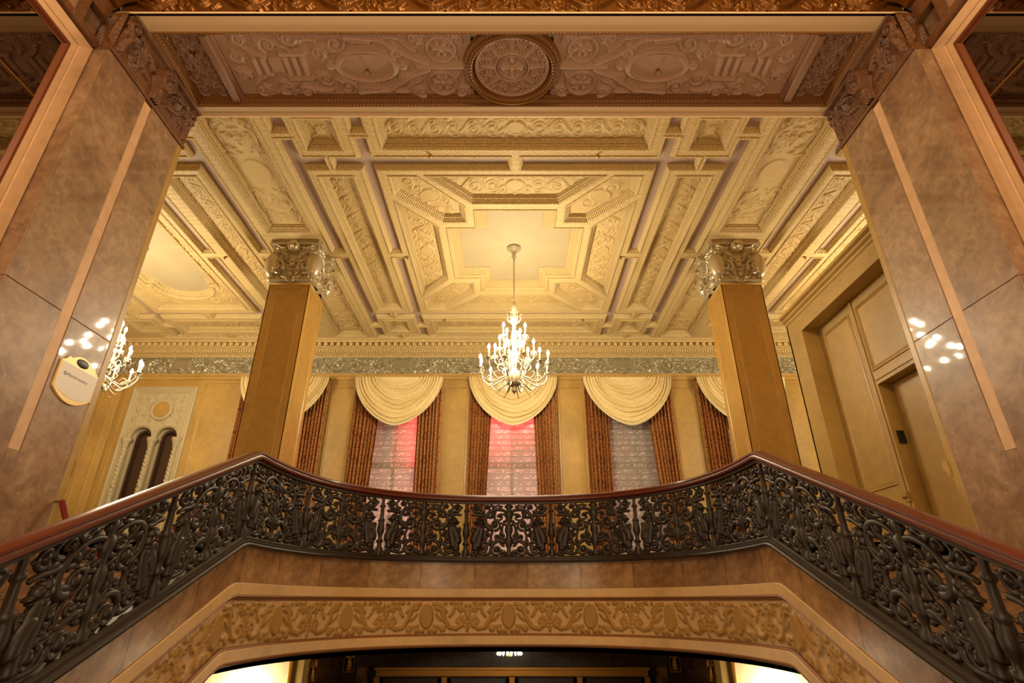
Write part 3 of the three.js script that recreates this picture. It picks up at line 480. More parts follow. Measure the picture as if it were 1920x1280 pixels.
winX.forEach((x, i) => {
  const inner = [[-0.55, -0.62, 0.62, 0.78], [-0.55, -0.78, 0.62, 0.72], [-0.66, -0.92, 0.62, 0.82], [-0.66, -0.72, 0.55, 0.88], [-0.62, -0.7, 0.6, 0.75]][i];
  for (const s of [-1, 1]) {
    const c = thing('curtain', `rust-gold brocade curtain, ${s < 0 ? 'left' : 'right'} side of ${cw[i]}`, 'curtain', [0, 0, 0], 'brocade curtains at the far windows');
    const k = s < 0 ? inner : inner.slice(2), xi0 = x + k[0], xi1 = x + k[1];
    part('curtain_cloth', curtainGeo(x + s * 1.4, x + s * 1.4, xi0, xi1, FY + 0.03, 6.62, 7, i * 2 + (s > 0)), M.fabric, c);
  }
  // swag: nested catenary folds falling from the top rail
  const W = 1.44, drop = 1.68, pos = [], uv = [], idx = [], n = 64, m = 150;
  const px = (v, f) => { const a = W * (0.34 + 0.66 * Math.pow(v, 0.85)); const c = Math.cos(f); return a * Math.sign(c) * Math.pow(Math.abs(c), 1.22); }, py = (v, f) => -drop * Math.pow(v, 0.85) * Math.pow(Math.max(Math.sin(f), 0), 1.12);
  const surf = (v, f) => {
    const w = 2 * Math.PI * (10.2 * Math.pow(v, 0.9) + 0.1 * Math.sin(2 * f + i * 1.7) + 0.07 * Math.sin(4 * f + v * 6 + i) + 0.24 * Math.cos(f) * Math.sin(v * 8 + i * 2.1) + 0.1 * Math.sin(6 * f + v * 13 + i)), deep = 0.066 * (0.8 + 0.3 * Math.sin(v * 17 + i * 2 + 2 * f)) * smooth(0.02, 0.2, v) * smooth(1.0, 0.93, v);
    const q = 0.5 + 0.5 * Math.sin(w), fold = (Math.pow(q, 0.55) * 1.6 - 0.8) * deep;
    return [x + px(v, f) - fold * 0.2 * Math.cos(f), 6.67 + py(v, f) - fold * 0.55 * Math.sin(f), -(DW - 0.3) + fold + 0.12 * Math.sin(f) * v];
  };
  for (let r = 0; r <= m; r++) for (let c = 0; c <= n; c++) { const v = r / m, f = Math.PI * (1 - c / n), p = surf(v * 0.945, f); pos.push(...p); uv.push(p[0], p[1]); if (r && c) { const k = (r - 1) * (n + 1) + c - 1; idx.push(k, k + n + 1, k + 1, k + 1, k + n + 1, k + n + 2); } }
  const sw = thing('window_swag', `cream silk swag draped across the top of ${cw[i]}`, 'swag', [0, 0, 0], 'cream swags over the far windows');
  part('swag_cloth', raw(pos, uv, idx), M.silk, sw);
  const hp = [], hu = [], hi = []; for (let r = 0; r <= 6; r++) for (let c = 0; c <= n; c++) { const v = 0.94 + 0.06 * r / 6, f = Math.PI * (1 - c / n), p = surf(v, f); p[2] += 0.015 * Math.sin(Math.PI * r / 6); hp.push(...p); hu.push(p[0], p[1]); if (r && c) { const k = (r - 1) * (n + 1) + c - 1; hi.push(k, k + n + 1, k + 1, k + 1, k + n + 1, k + n + 2); } }
  part('hem', raw(hp, hu, hi), M.hem, sw, 'smooth paler hem band'); part('top_rail', box(x - W, x + W, 6.66, 6.7, DW - 0.33, DW - 0.05, 0.01), M.wallTrim, sw);
});
// street side: red sign tubes, added lamps that turn the shades pink, and a dark street
{
  const st = structure('wall_street'); part('facade', box(-16, 16, -4, 9, 22, 22.2), M.night, st);
  for (const [x, y, l, tilt] of [[-2.72, 4.9, 1.7, 0.1], [0.1, 5.35, 2.0, -0.9]]) {
    const n = thing('neon_tube', `red glowing sign tube outside the ${x < -1 ? 'window left of the chandelier' : 'middle window'}`, 'neon sign', [x, y, DW + 0.75]);
    const t = part('tube', new THREE.CapsuleGeometry(0.035, l, 4, 10), M.neon, n); t.rotation.z = tilt; part('bracket', box(-0.02, 0.02, -0.03, 0.03, -0.47, -0.02), M.black, n);
    const L = new THREE.RectAreaLight(new THREE.Color().setRGB(1, 0.05, 0.06), LIGHT.neon, 0.12, l); L.position.set(0, 0, 0.05); L.rotation.set(0, Math.PI, tilt); L.lookAt(x, y, -(DW - 5)); n.add(L); L.rotation.set(0, Math.PI, -tilt);
  }
  for (const x of [-3.2, 0.6]) { const s = thing('added_blind_lamp', `added unseen lamp globe casting pink light outside the ${x < 0 ? 'window left of the chandelier' : 'middle window'}`, 'added lamp', [x, 2.6, DW + 2.6]); part('globe', new THREE.SphereGeometry(0.16, 18, 12), M.street, s); part('post', box(-0.04, 0.04, -6.8, -0.15, -0.04, 0.04, 0.01), M.black, s); const l = new THREE.PointLight(new THREE.Color().setRGB(1, 0.45, 0.42), LIGHT.street); l.castShadow = true; l.shadow.radius = 8; s.add(l); }  // added lamps: white globes whose pink light tints the blinds
}

// ================================================================== TWIN-ARCHED NICHE on the far wall
{
  const n = thing('arched_niche', 'pale carved stone double-arched niche with twisted colonnettes on the far left wall', 'niche', [-11.37, 0, DW]);
  const to = (x, y, h) => new THREE.Vector3(x, y, h), arch = (c) => { const P = []; for (let k = 0; k <= 16; k++) { const a = Math.PI * k / 16; P.push([c + 0.33 * Math.cos(a), 4.72 + 0.33 * Math.sin(a)]); } return ccw([...P, [c - 0.33, FY + 0.3], [c + 0.33, FY + 0.3]]); };
  const A = [arch(-0.38), arch(0.43)];
  const r = new Relief(1.7, 1.7, 0.016);
  for (const [x, y] of [[0.2, 1.45], [0.42, 1.5], [0.2, 1.1], [0.15, 0.75], [0.4, 0.98], [0.62, 1.5], [0.6, 0.75], [0.12, 0.35]]) { r.scroll(x, y, 0.1, x * 9, 1, 1.4, 0.02, 0.04); r.leaf(x, y - 0.14, 0.6, 0.25, 0.02, 0.035, 1.2); } r.mirrorX();
  r.oval(0.85, 1.1, 0.36, 0.38, 0.045, 0.0);
  part('carved_field', r.geo((u, v, h) => to(u - 0.85, v + 4.56, 0.0 + h), (u, v) => !A.some(P => inside(P, u - 0.85, v + 4.56))), M.nicheStone, n);
  part('face', polyFace(rect(-0.86, 0.86, FY + 0.1, 6.28), A, -0.005, to), M.nicheStone, n);
  A.forEach(P => { part('arch_moulding', moulding(P, [[-0.1, 0.0], [-0.09, 0.04], [-0.05, 0.05], [-0.03, 0.02], [-0.01, 0.04], [0, 0.03], [0, -0.12]], to), M.nicheStone, n); });
  for (const c of [-0.38, 0.43]) { const dr = part('arched_door', polyFace(inset(arch(c), -0.02), null, -0.24, to), M.nicheDark, n, 'dark polished door leaf'); part('door_moulding', moulding(arch(c), [[0.05, -0.24], [0.06, -0.19], [0.11, -0.19], [0.13, -0.23], [0.16, -0.2], [0.18, -0.24]], to), M.nicheDark, dr); part('reveal', moulding(arch(c), [[-0.01, -0.1], [0.03, -0.16], [0.04, -0.25]], to), M.nicheStone, n); }
  const disc = part('medallion', lathe([[0, 0.045], [0.27, 0.05], [0.28, 0.08], [0.33, 0.085], [0.36, 0.04]], 36), M.nicheStone, n); disc.rotation.x = Math.PI / 2; disc.position.set(0.05, 5.63, 0); disc.scale.y = 1; const face = part('medallion_face', lathe([[0, 0.07], [0.2, 0.066], [0.27, 0.055]], 32), M.wall, disc, 'plain ochre disc'); face.position.y = 0.0;
  for (const x of [-0.78, 0.025, 0.81]) {
    const c = part('colonnette', lathe([[0.09, FY + 0.3], [0.09, FY + 0.5], [0.07, FY + 0.55], [0.07, 2.4], [0.085, 2.45], [0.085, 2.75], [0.07, 2.8], [0.07, 4.4]], 14), M.nicheStone, n); c.position.set(x, 0, 0.03);
    const tw = []; for (let k = 0; k < 3; k++) { const pts = []; for (let j = 0; j <= 40; j++) { const a = j / 40 * Math.PI * 8 + k * 2.094; pts.push(new THREE.Vector3(0.06 * Math.cos(a), 2.85 + 1.5 * j / 40, 0.06 * Math.sin(a))); } tw.push(curveTube(pts, 0.028, 80, 5)); } part('twist', tw, M.nicheStone, c);
    part('capital', lathe([[0.075, 4.38], [0.1, 4.42], [0.09, 4.46], [0.14, 4.6], [0.16, 4.62], [0.16, 4.7], [0, 4.7]], 12), M.nicheStone, c);
  }
  part('outer_frame', moulding(rect(-0.92, 0.92, FY + 0.1, 6.28), [[-0.14, 0], [-0.13, 0.06], [-0.08, 0.08], [-0.05, 0.05], [0, 0.06], [0.02, 0.03], [0.06, 0.03], [0.07, 0]], to), M.nicheStone, n);
}
part('corner_pilaster', [box(-13.45, -12.72, FY, 6.66, DW - 0.16, DW, 0.012), box(-13.3, -13.24, FY, 6.6, DW - 0.19, DW - 0.15, 0.014), box(-12.95, -12.89, FY, 6.6, DW - 0.19, DW - 0.15, 0.014)], M.wallTrim, wallFar);

// ================================================================== SQUARE COLUMNS with silvered capitals
function faceTo(k, R) { return (u, y, h) => { const a = k * Math.PI / 2, r = R + h; return new THREE.Vector3(u * Math.cos(a) + r * Math.sin(a), y, -u * Math.sin(a) + r * Math.cos(a)); }; }
{
  const c = thing('column', 'square ochre gallery column with silvered scroll capital, left of the chandelier', 'column', [CX - 5.34, 0, 11.74], 'square gallery columns');
  const R = 0.48, Y0 = FY, Y1 = 6.88;
  part('shaft', [boxUV(new THREE.BoxGeometry(2 * R - 0.02, Y1 - Y0, 2 * R - 0.02).translate(0, (Y0 + Y1) / 2, 0)), ...[0, 1, 2, 3].map(k => moulding(rect(-R, R, Y0, Y1), [[0, -0.02], [0, 0], [0.16, 0], [0.165, 0.01], [0.18, 0.012], [0.195, 0], [0.21, -0.02], [0.23, -0.02]], faceTo(k, R)))], M.column, c);
  part('necking', lathe([[0.66, 6.8], [0.69, 6.83], [0.69, 6.88], [0.66, 6.9]], 4).rotateY(Math.PI / 4), M.wallTrim, c);
  part('base', [box(-0.56, 0.56, FY, FY + 0.35, -0.56, 0.56, 0.02), box(-0.52, 0.52, FY + 0.35, FY + 0.45, -0.52, 0.52, 0.03)], M.column, c);
  const cap = part('capital', [boxUV(new THREE.CylinderGeometry(0.74, 0.66, 1.0, 4).rotateY(Math.PI / 4).translate(0, 7.4, 0)), box(-0.6, 0.6, 7.88, 8.0, -0.6, 0.6, 0.015), ...[0, 1, 2, 3].map(k => { const a = k * Math.PI / 2 + Math.PI / 4; const g = new THREE.SphereGeometry(1, 20, 14); g.scale(0.2, 0.34, 0.2); g.translate(0.6 * Math.SQRT2 * Math.sin(a) * 0.8, 7.34, 0.6 * Math.SQRT2 * Math.cos(a) * 0.8); return g; })], M.silver, c, 'silvered carved capital');
  const r = new Relief(1.06, 1.02, 0.0115), w = 0.53;
  r.oval(w, 0.9, 0.15, 0.17, 0.16); r.stamp(w, 0.84, 0.06, 0.22); r.stamp(w - 0.09, 0.9, 0.05, 0.15); r.stamp(w + 0.09, 0.9, 0.05, 0.15); r.dent(w - 0.05, 0.91, 0.03, 0.05); r.dent(w + 0.05, 0.91, 0.03, 0.05);
  for (const [y, a, b] of [[0.56, 0.07, 0.05], [0.44, 0.07, 0.06], [0.3, 0.06, 0.03], [0.18, 0.05, 0.07]]) r.slab(w, y, a, b, 0.06);
  r.scroll(w + 0.26, 0.36, 0.13, 1.2, -1, 1.3, 0.03, 0.09); r.leaf(w + 0.12, 0.62, 1.0, 0.35, 0.03, 0.07, -1.2); r.leaf(w + 0.12, 0.16, 0.9, 0.3, 0.03, 0.07, 1.0); r.leaf(w + 0.14, 0.72, 0.4, 0.3, 0.03, 0.07, 0.8); r.scroll(w + 0.18, 0.12, 0.08, 2, 1, 1.2, 0.02, 0.06); r.scroll(w + 0.2, 0.62, 0.08, 2, -1, 1.2, 0.02, 0.06); r.line([[w + 0.1, 0.02], [w + 0.5, 0.04]], 0.03, 0.03, 0.06); r.leaf(w + 0.42, 0.1, 1.3, 0.5, 0.03, 0.05, 0.3); r.leaf(w + 0.08, 0.8, 0.2, 0.4, 0.025, 0.06, 0.3); r.mirrorX();
  for (const [x, y, a, l] of [[0.16, 0.3, 0.2, 0.3], [0.3, 0.5, 1.2, 0.25], [0.07, 0.5, 0.6, 0.22], [0.3, 0.2, 0.2, 0.25], [0.4, 0.3, 1.5, 0.3], [0.1, 0.08, 0.2, 0.25], [0.34, 0.78, -0.3, 0.2], [0.2, 0.88, 0.1, 0.3]]) acanthus(r, w + x, y, a, l, 0.024, 0.085); r.mirrorX();
  for (let q = 0; q < r.a.length; q++) r.a[q] *= 1.35;
  const bell = y => 0.47 + 0.055 * y / 1.02 + 0.02;
  for (let k = 0; k < 4; k++) part('carved_face', r.geo((u, v, h) => faceTo(k, 0)(u - w, 6.88 + v, bell(v) + h)), M.silver, cap);
  const vol = []; for (let k = 0; k < 4; k++) for (const s of [-1, 1]) { const pts = []; for (let j = 0; j <= 26; j++) { const t = j / 26, a = -0.5 + t * 7.6, q = 0.17 * (1 - 0.75 * t); pts.push(faceTo(k, 0.6)(s * (0.34 - q * Math.cos(a)), 7.26 + q * Math.sin(a) * 1.1, 0.02 + 0.03 * t)); } vol.push(curveTube(pts, 0.034, 50, 7, 0.02)); }
  part('volutes', vol, M.silver, cap);
  part('abacus_beading', [0, 1, 2, 3].map(k => moulding(rect(-0.6, 0.6, 7.87, 8.0), [[0, 0], [0.01, 0.03], [0.03, 0.04], [0.05, 0.02], [0.06, 0]], faceTo(k, 0.6))), M.silver, cap);
  copyOf(c, [CX + 5.36, 0, 11.74], 'square ochre gallery column with silvered scroll capital, right of the chandelier');
}

// ================================================================== MARBLE PIERS and the BEAM between them
const PX = 4.75, PD0 = 4.43, PD1 = 6.0, PB = 6.58, CAPY = 5.9;
for (const s of [-1, 1]) {
  const p = thing('marble_pier', `tall brown marble pier at the ${s < 0 ? 'left of the stairs, carrying the restrooms sign' : 'right of the stairs, beside the panelled enclosure'}`, 'pier', [0, 0, 0], 'marble piers flanking the stairs');
  const X = s * PX, b = (x0, x1, ...r) => box(Math.min(s * x0, s * x1), Math.max(s * x0, s * x1), ...r);
  part('core', b(4.77, 5.2, -1.6, PB, PD0 + 0.03, PD1 - 0.02), M.marbleCap, p);
  // slabs on the inner face; the joint, the inlay strip and the edge stay apart
  const S0 = 5.13, S1 = 5.27, J = 2.78;
  for (const [y0, y1] of [[-1.6, J - 0.003], [J + 0.003, CAPY]]) for (const [d0, d1] of [[PD0, S0], [S1, PD1 - 0.1]]) part('marble_slab', b(PX, 4.78, y0, y1, d0 + 0.003, d1 - 0.003, 0.004), M.marble, p);
  part('inlay_strip', b(PX + 0.008, 4.78, 1.32, CAPY - 0.02, S0, S1, 0.004), M.inlay, p, 'cream inlaid vertical strip'); part('marble_slab', b(PX, 4.78, -1.6, 1.315, S0, S1, 0.003), M.marble, p);
  for (const [y0, y1] of [[-1.6, J - 0.003], [J + 0.003, CAPY]]) part('front_slab', b(PX, 4.99, y0, y1, PD0 - 0.02, PD0 + 0.001, 0.003), M.marble, p);
  part('painted_edge', b(PX - 0.004, 5.2, -1.6, CAPY, PD1 - 0.1, PD1, 0.012), M.wallTrim, p, 'ochre painted rear corner');
  part('dado_moulding', sweep([5.2, 4.72].map(x => ({ p: V(s * x, 0, PD1), side: V(0, 0, 1), up: V(0, 1, 0) })), [[0, 1.24], [0.03, 1.25], [0.03, 1.29], [0.06, 1.31], [0.07, 1.36], [0.05, 1.39], [0, 1.4]], 0.3, true), M.wallTrim, p);
  // carved cap
  const r = new Relief(PD1 - PD0 - 0.02, PB - CAPY - 0.05, 0.01), w = r.w / 2;
  r.oval(w, 0.36, 0.15, 0.2, 0.15); r.stamp(w, 0.3, 0.07, 0.2); r.stamp(w, 0.22, 0.05, 0.15); r.dent(w - 0.05, 0.4, 0.03, 0.05); r.dent(w + 0.05, 0.4, 0.03, 0.05); r.leaf(w, 0.17, -1.57, 0.16, 0.05, 0.1, 0.1);
  r.scroll(w + 0.66, 0.48, 0.12, 3, 1, 1.5, 0.025, 0.07); r.leaf(w + 0.2, 0.34, 0.7, 0.4, 0.03, 0.06, -0.8); r.leaf(w + 0.22, 0.15, 0.3, 0.45, 0.03, 0.06, 0.8); r.scroll(w + 0.34, 0.42, 0.09, 1, -1, 1.3, 0.02, 0.05); r.leaf(w + 0.7, 0.06, 1.7, 0.4, 0.03, 0.06, 0.5); r.line([[w, 0.6], [w + 0.78, 0.6]], 0.03, 0.03, 0.07); r.scroll(w + 0.5, 0.16, 0.08, 2, 1, 1.3, 0.02, 0.05); r.mirrorX();
  const cap = part('carved_cap', r.geo((u, v, h) => V(s * (PX - 0.005 - v * 0.09 - h), CAPY + 0.05 + v, PD0 + 0.01 + u)), M.marbleCap, p, 'carved capital band with a mask');
  part('cap_astragal', b(PX - 0.03, 5.0, CAPY, CAPY + 0.045, PD0 - 0.03, PD1 + 0.02, 0.015), M.marbleCap, cap);
  part('cap_block', b(PX - 0.0, 5.0, CAPY + 0.04, PB, PD0 - 0.01, PD1 + 0.01), M.marbleCap, cap);
  const r2 = new Relief(0.3, 0.62, 0.012); r2.leaf(0.06, 0.1, 1.5, 0.45, 0.03, 0.06, 0.3); r2.scroll(0.2, 0.45, 0.08, 0, 1, 1.3, 0.02, 0.05); r2.leaf(0.22, 0.05, 1.6, 0.3, 0.03, 0.05, -0.4);
  part('carved_front', r2.geo((u, v, h) => V(s * (PX + u - 0.04), CAPY + 0.05 + v, PD0 - 0.015 - h)), M.marbleCap, cap);
}
{
  const B = thing('ceiling_beam', 'deep carved plaster beam with round medallion spanning the two marble piers', 'beam', [0, 0, 0]);
  const to = (x, d, h) => V(x, PB + h, d), FX = 4.6, D0 = 4.69, D1 = 5.84;
  part('beam_core', [box(-5.2, 5.2, PB + 0.22, 9.4, PD0 + 0.04, PD1)], M.beamBorder, B);
  part('soffit_border', polyFace(rect(-4.75, 4.75, PD0, PD1), [rect(-FX, FX, D0, D1)], 0, to), M.beamBorder, B);
  part('edge_roll', sweep([-4.78, 4.78].map(x => ({ p: V(x, PB, PD1), side: V(0, 0, 1), up: V(0, 1, 0) })), [[-0.02, 0], [0.02, -0.02], [0.05, 0.0], [0.05, 0.04], [0.09, 0.05], [0.12, 0.1], [0.12, 0.25], [0, 0.25]], 0.3), M.beamBorder, B);
  part('front_board', box(-4.9, 4.9, PB, PB + 0.03, PD0 - 0.0, PD0 + 0.05, 0.01), M.beamBorder, B);
  part('panel_frame', moulding(rect(-FX, FX, D0, D1), [[-0.015, 0], [-0.005, -0.02], [0.015, -0.02], [0.02, 0.03], [0.03, 0.05], [0.06, 0.06], [0.07, 0.1], [0.09, 0.11], [0.1, 0.14]], to), M.bronzeEdge, B);
  for (const s of [-1, 1]) part('divider_bar', [box(s * 4.0 - 0.05, s * 4.0 + 0.05, PB + 0.0, PB + 0.14, D0 + 0.06, D1 - 0.06, 0.012), box(s * 4.0 - 0.09, s * 4.0 + 0.09, PB + 0.07, PB + 0.14, D0 + 0.06, D1 - 0.06, 0.012)], M.soffitDark, B);
  const h0 = 0.031, wid = 3.95, dep = D1 - D0 - 0.14, y = dep / 2;
  const r = new Relief(wid - 0.55, dep, 0.0105);          // u runs outwards from the medallion
  const o = -0.55; // drawn from x = 0.55
  const S = (x, yy, R, a, d, t = 0.03) => r.scroll(x + o, yy, R, a, d, 1.5, t, h0 * 1.3);
  r.rosette(0.98 + o, y + 0.27, 0.15, 6, h0 * 1.2); r.ring(0.98 + o, y + 0.27, 0.2, 0.19, 0.025, h0 * 1.2); r.rosette(0.95 + o, y - 0.27, 0.14, 6, h0 * 1.2); r.ring(0.95 + o, y - 0.27, 0.19, 0.18, 0.025, h0 * 1.2);
  r.line([[0.6 + o, y], [1.3 + o, y]], 0.05, 0.04, h0 * 1.3); r.line([[1.15 + o, y + 0.05], [1.4 + o, y + 0.16], [1.75 + o, y + 0.4], [2.2 + o, y + 0.44]], 0.04, 0.03, h0 * 1.4); r.line([[1.15 + o, y - 0.05], [1.4 + o, y - 0.16], [1.75 + o, y - 0.4], [2.2 + o, y - 0.44]], 0.04, 0.03, h0 * 1.4);
  r.oval(2.0 + o, y, 0.46, 0.27, h0 * 0.9, h0 * 0.9); r.stamp(1.5 + o, y, 0.07, h0 * 1.5); r.stamp(2.5 + o, y, 0.07, h0 * 1.5);
  for (const q of [1, -1]) {
    S(0.72, y + q * 0.4, 0.09, 1, q); S(1.3, y + q * 0.42, 0.09, 2, -q); S(1.55, y + q * 0.2, 0.09, 1, q); S(2.35, y + q * 0.34, 0.12, 3, q); S(2.62, y + q * 0.2, 0.1, 2, -q); S(3.25, y + q * 0.33, 0.13, 1, q); S(3.6, y + q * 0.4, 0.1, 4, -q); S(2.95, y + q * 0.42, 0.1, 3, q); S(3.75, y + q * 0.16, 0.09, 3, q);
    for (const [x, yy, a, l, c] of [[1.5, 0.42, 0.1, 0.4, -0.6], [1.9, 0.36, -0.1, 0.4, 0.6], [2.6, 0.4, 0.1, 0.45, -0.8], [3.0, 0.24, 0.7, 0.35, -0.8], [0.75, 0.14, 0.9, 0.3, 0.6], [3.35, 0.14, 0.3, 0.4, 0.8], [1.3, 0.24, 0.4, 0.3, 0.8]]) r.leaf(x + o, y + q * yy, q * a, l, 0.03, h0 * 1.2, q * c);
  }
  for (const x of [2.85, 2.97, 3.09, 3.4, 3.52]) r.slab(x + o, y, 0.035, x < 3.2 ? 0.17 : 0.15, h0 * 1.3); r.slab(2.97 + o, y + 0.2, 0.2, 0.03, h0 * 1.4); r.slab(2.97 + o, y - 0.2, 0.2, 0.03, h0 * 1.4); r.slab(3.24 + o, y, 0.1, 0.1, h0);
  for (const s of [-1, 1]) part('carved_panel', r.geo((u, v, h) => to(s * (0.55 + u), D0 + 0.07 + v, 0.135 - 1.4 * h), (u, v) => ((u + 0.55) / 0.6) ** 2 + ((v - y) / 0.54) ** 2 > 1), M.soffit, B);
  const e = new Relief(0.52, dep, 0.0105); for (let k = 0; k < 5; k++) for (const s of [0.13, 0.39]) { e.scroll(s, 0.1 + k * 0.2, 0.09, k * 2, k % 2 ? 1 : -1, 1.4, 0.02, h0 * 1.3); } for (let k = 0; k < 4; k++) e.rosette(0.26, 0.2 + k * 0.2, 0.09, 6, h0 * 1.3);
  for (const s of [-1, 1]) part('carved_end_panel', e.geo((u, v, h) => to(s * (4.05 + u), D0 + 0.07 + v, 0.135 - 1.3 * h)), M.soffitDark, B);
  // medallion
  const md = (D0 + D1) / 2, ell = (rx, ry, n = 64) => { const P = []; for (let k = 0; k < n; k++) P.push([rx * Math.cos(2 * Math.PI * k / n), md + ry * Math.sin(2 * Math.PI * k / n)]); return P; };
  const q = new Relief(1.16, 1.06, 0.0095), c = 0.58, cy = 0.53, k0 = h0 * 1.5;
  q.ring(c, cy, 0.235, 0.22, 0.02, k0); q.ring(c, cy, 0.5, 0.46, 0.025, k0); q.rosette(c, cy, 0.18, 4, k0); q.ring(c, cy, 0.19, 0.175, 0.012, k0);
  for (let k = 0; k < 16; k++) { const a = 2 * Math.PI * k / 16, x = c + 0.35 * Math.cos(a), yy = cy + 0.33 * Math.sin(a); if (k % 2) q.rosette(x, yy, 0.07, 6, k0); else { q.leaf(c + 0.26 * Math.cos(a), cy + 0.25 * Math.sin(a), a, 0.2, 0.03, k0, 0.2); } q.scroll(c + 0.43 * Math.cos(a + 0.2), cy + 0.4 * Math.sin(a + 0.2), 0.045, a, 1, 1.2, 0.012, k0); }
  for (let k = 0; k < 48; k++) { const a = 2 * Math.PI * k / 48; q.stamp(c + 0.475 * Math.cos(a), cy + 0.44 * Math.sin(a), 0.024, k0); }
  const med = part('medallion', q.geo((u, v, h) => to(u - c, md + v - cy, 0.12 - 1.3 * h), (u, v) => ((u - c) / 0.56) ** 2 + ((v - cy) / 0.51) ** 2 < 1), M.soffit, B);
  part('medallion_ring', moulding(ell(0.66, 0.6), [[-0.01, 0.14], [0, 0.06], [0.02, 0.04], [0.05, 0.04], [0.06, 0.0], [0.085, -0.012], [0.11, 0.0], [0.12, 0.05], [0.13, 0.12]], to, 0.9), M.bronzeEdge, med);
  part('medallion_fillet', moulding(ell(0.612, 0.555), [[0, -0.005], [0.006, -0.02], [0.018, -0.02], [0.024, 0]], to, 0.9), M.gild, med);
  // gilt frieze on the front face
  const g = new Relief(9.7, 0.5, 0.016); g.rinceau(4.95, 9.6, 0.24, 0.22, 8, 0.028, 0.06); g.rosette(4.85, 0.24, 0.18, 8, 0.07); g.mirrorX(); g.line([[0, 0.47], [9.7, 0.47]], 0.03, 0.03, 0.06);
  part('gilt_frieze', g.geo((u, v, h) => V(u - 4.85, PB + 0.03 + v, PD0 + 0.01 - h)), M.gildDark, B, 'gilded carved frieze on the front face');
  part('front_cornice', sweep([-5, 5].map(x => ({ p: V(x, PB, PD0 + 0.03), side: V(0, 0, 1), up: V(0, 1, 0) })), [[0, 0.53], [0.1, 0.55], [0.12, 0.63], [0.3, 0.67], [0.34, 0.77], [0, 0.79]], 0.3), M.gildDark, B);
}
// ================================================================== MIRRORS on the hall walls
for (const s of [-1, 1]) {
  const X = s * 4.985, m = thing('wall_mirror', `tall wall mirror in a stepped cream frame beside the ${s < 0 ? 'left' : 'right'} marble pier`, 'mirror', [0, 0, 0], 'framed wall mirrors facing each other');
  const to = (d, y, h) => V(X - s * h, y, d);
  part('frame', [moulding(rect(-4.0, 4.405, -0.6, 5.89), [[0, 0], [0, 0.05], [0.01, 0.06], [0.15, 0.06], [0.155, 0.045], [0.17, 0.045], [0.175, 0.055], [0.24, 0.055], [0.245, 0.0]], to, 0.3)], M.inlay, m);
  part('bronze_bevel', moulding(rect(-4.0, 4.405, -0.6, 5.89), [[0.24, 0.04], [0.25, 0.055], [0.27, 0.05], [0.3, 0.012], [0.31, 0.008]], to, 0.3), M.redBronze, m);
  for (const [y0, y1] of [[-0.3, 4.755], [4.763, 5.6]]) for (const [d0, d1] of [[-3.7, 0.196], [0.204, 4.14]]) part('mirror_glass', box(Math.min(X - s * 0.002, X - s * 0.01), Math.max(X - s * 0.002, X - s * 0.01), y0, y1, d0, d1), M.mirror, m);
  part('glazing_bar', [box(Math.min(X - s * 0.004, X - s * 0.016), Math.max(X - s * 0.004, X - s * 0.016), 4.754, 4.764, -3.7, 4.14)], M.gild, m);
}

// ================================================================== BALUSTRADE: path, bent ornament panels, handrail
const BX = -0.05, BW = 2.79, BD = 6.1, BH = 2.92, BN = 2 / 2.4, BY = 0.54, SLOPE = 0.44;
const PATH = (() => {
  const P = []; for (let k = 0; k <= 400; k++) { const a = k / 400 * Math.PI / 2; P.push([BW * Math.pow(Math.sin(a), BN), BD + BH * Math.pow(Math.max(Math.cos(a), 0), BN)]); }
  const L = [0]; for (let i = 1; i < P.length; i++) L.push(L[i - 1] + Math.hypot(P[i][0] - P[i - 1][0], P[i][1] - P[i - 1][1]));
  return { P, L, end: L[L.length - 1] };
})();
function pathPoint(s) { const { P, L, end } = PATH; if (s >= end) return [BW, BD - (s - end)]; let a = 0, b = L.length - 1; while (b - a > 1) { const m = (a + b) >> 1; if (L[m] <= s) a = m; else b = m; } const t = (s - L[a]) / (L[b] - L[a] || 1); return [mix(P[a][0], P[b][0], t), mix(P[a][1], P[b][1], t)]; }
function railFrame(s) {
  const q = Math.abs(s), sg = s < 0 ? -1 : 1, e = 0.04, A = pathPoint(Math.max(0, q - e)), B = pathPoint(q + e), p = pathPoint(q);
  let tx = q < e ? 1 : B[0] - A[0], td = q < e ? 0 : B[1] - A[1]; const l = Math.hypot(tx, td); tx /= l; td /= l;
  const z = q - PATH.end, w = 0.1, drop = z < -w ? 0 : z > w ? z : (z + w) * (z + w) / (4 * w);
  return { x: BX + sg * p[0], d: p[1], nx: sg * td, nd: -tx, y: BY - SLOPE * drop };
}
const railPoint = (s, v, w) => { const f = railFrame(s); return V(f.x + f.nx * w, f.y + v, f.d + f.nd * w); };
const SMAX = PATH.end + 4.7;
function railFrames(s0, s1, step) { const n = Math.max(1, Math.ceil((s1 - s0) / step)), F = []; for (let i = 0; i <= n; i++) { const f = railFrame(mix(s0, s1, i / n)); F.push({ p: V(f.x, f.y, f.d), side: new THREE.Vector3(f.nx, 0, -f.nd), up: new THREE.Vector3(0, 1, 0) }); } return F; }
